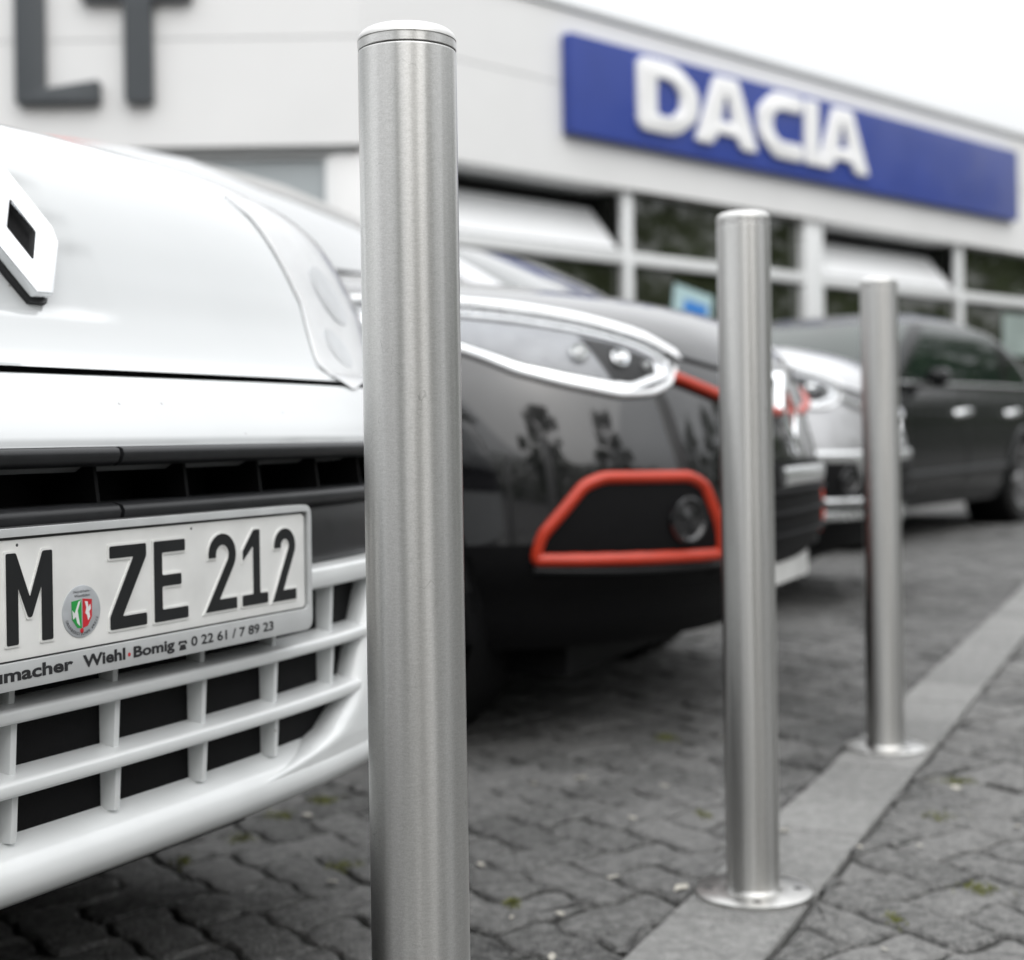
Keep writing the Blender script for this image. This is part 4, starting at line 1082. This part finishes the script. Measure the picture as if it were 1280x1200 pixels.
def hedge(pts, h0, n, seed, label):
    hg = MB(); rh = random.Random(seed)
    for k in range(n):
        f = k/(n-1)*(len(pts)-1); i = min(int(f), len(pts)-2); f -= i
        hx, hy = [pts[i][c]+(pts[i+1][c]-pts[i][c])*f for c in (0, 1)]
        top = h0*(1+.10*math.sin(k*.9)+.08*math.sin(k*.37+1))
        for q in range(int(28*h0)):
            p = Vector((hx+rh.gauss(0, .45), hy+rh.gauss(0, .45), rh.uniform(0, top))); s = rh.uniform(.10, .2); n_ = Vector((rh.gauss(0, 1), rh.gauss(0, 1), rh.gauss(0, 1))).normalized(); t = n_.orthogonal().normalized(); bb = n_.cross(t)
            hg.add([tuple(p-t*s), tuple(p+bb*s*.6), tuple(p+t*s), tuple(p-bb*s*.6)], [(0, 1, 2, 3)])
    me = bpy.data.meshes.new('hedge'); me.from_pydata(hg.v, [], hg.f); me.materials.append(M['leaf'])
    ho = bpy.data.objects.new('hedge', me); COL.objects.link(ho); tag(ho, label, 'hedge')
hedge([(24, -2), (26.3, 10), (24.5, 22), (25, 42)], 2.6, 130, 9, 'long green hedge across the street, mirrored in the showroom glass')
hedge([(-9, -12), (2, -12.5), (11, -10), (18, -3.5)], 3.4, 105, 10, 'taller green hedge mirrored in the flank of the black car')

# ------------------------------------------------------------------ sky, sun, camera
wd = bpy.data.worlds.new('World'); scene.world = wd; wd.use_nodes = True
N = wd.node_tree.nodes; L = wd.node_tree.links; bg = N['Background']; out = N['World Output']
sky = N.new('ShaderNodeTexSky'); sky.sky_type = 'NISHITA'; sky.sun_disc = False; sky.sun_elevation = R(44); sky.sun_rotation = R(158); sky.dust_density = 4; sky.air_density = 1.2
hs = N.new('ShaderNodeHueSaturation'); hs.inputs['Saturation'].default_value = .25
L.new(sky.outputs[0], hs.inputs['Color']); L.new(hs.outputs[0], bg.inputs['Color']); bg.inputs['Strength'].default_value = .03
tc = N.new('ShaderNodeTexCoord'); sp = N.new('ShaderNodeSeparateXYZ'); L.new(tc.outputs['Generated'], sp.inputs[0])
mr = N.new('ShaderNodeMapRange'); mr.inputs['From Min'].default_value = 0; mr.inputs['From Max'].default_value = 1; mr.inputs['To Min'].default_value = .37; mr.inputs['To Max'].default_value = 2.45
L.new(sp.outputs['Z'], mr.inputs['Value'])
nz = N.new('ShaderNodeTexNoise'); nz.inputs['Scale'].default_value = 2.2; nz.inputs['Detail'].default_value = 5; L.new(tc.outputs['Generated'], nz.inputs['Vector'])
m2 = N.new('ShaderNodeMapRange'); m2.inputs['To Min'].default_value = .72; m2.inputs['To Max'].default_value = 1.28; L.new(nz.outputs['Fac'], m2.inputs['Value'])
mu = N.new('ShaderNodeMath'); mu.operation = 'MULTIPLY'; L.new(mr.outputs[0], mu.inputs[0]); L.new(m2.outputs[0], mu.inputs[1])
cb = N.new('ShaderNodeBackground'); cb.inputs['Color'].default_value = (.97, .985, 1, 1); L.new(mu.outputs[0], cb.inputs['Strength'])
ad = N.new('ShaderNodeAddShader'); L.new(bg.outputs[0], ad.inputs[0]); L.new(cb.outputs[0], ad.inputs[1]); L.new(ad.outputs[0], out.inputs['Surface'])
sd = bpy.data.lights.new('sun', 'SUN'); sd.energy = .6; sd.angle = R(70); sd.color = (1, .97, .93)
so = bpy.data.objects.new('sun', sd); COL.objects.link(so)
az, el = R(158), R(44)   # azimuth clockwise from +Y
so.rotation_euler = Vector((math.sin(az)*math.cos(el), math.cos(az)*math.cos(el), math.sin(el))).to_track_quat('Z', 'Y').to_euler()

cam = bpy.data.cameras.new('camera'); co = bpy.data.objects.new('camera', cam); COL.objects.link(co); scene.camera = co
cam.sensor_width = 36; cam.lens = 36*1850/1280; cam.shift_y = -56/1280; cam.clip_start = .05; cam.clip_end = 1000
r_ = Vector((1, 0, -.0155)).normalized(); u_ = Vector((.0155, 0, 1)).normalized(); bk = r_.cross(u_)
co.matrix_world = Matrix(((r_.x, u_.x, bk.x, 0), (r_.y, u_.y, bk.y, 0), (r_.z, u_.z, bk.z, .6755), (0, 0, 0, 1)))
cam.dof.use_dof = True; cam.dof.focus_distance = 1.19; cam.dof.aperture_fstop = cam.lens/11.3; cam.dof.aperture_blades = 9
vs = scene.view_settings; vs.view_transform = 'Standard'; vs.look = 'None'; vs.exposure = .14; vs.gamma = 1
scene.cycles.max_bounces = 8; scene.cycles.caustics_reflective = False; scene.cycles.caustics_refractive = False; scene.cycles.sample_clamp_indirect = 6
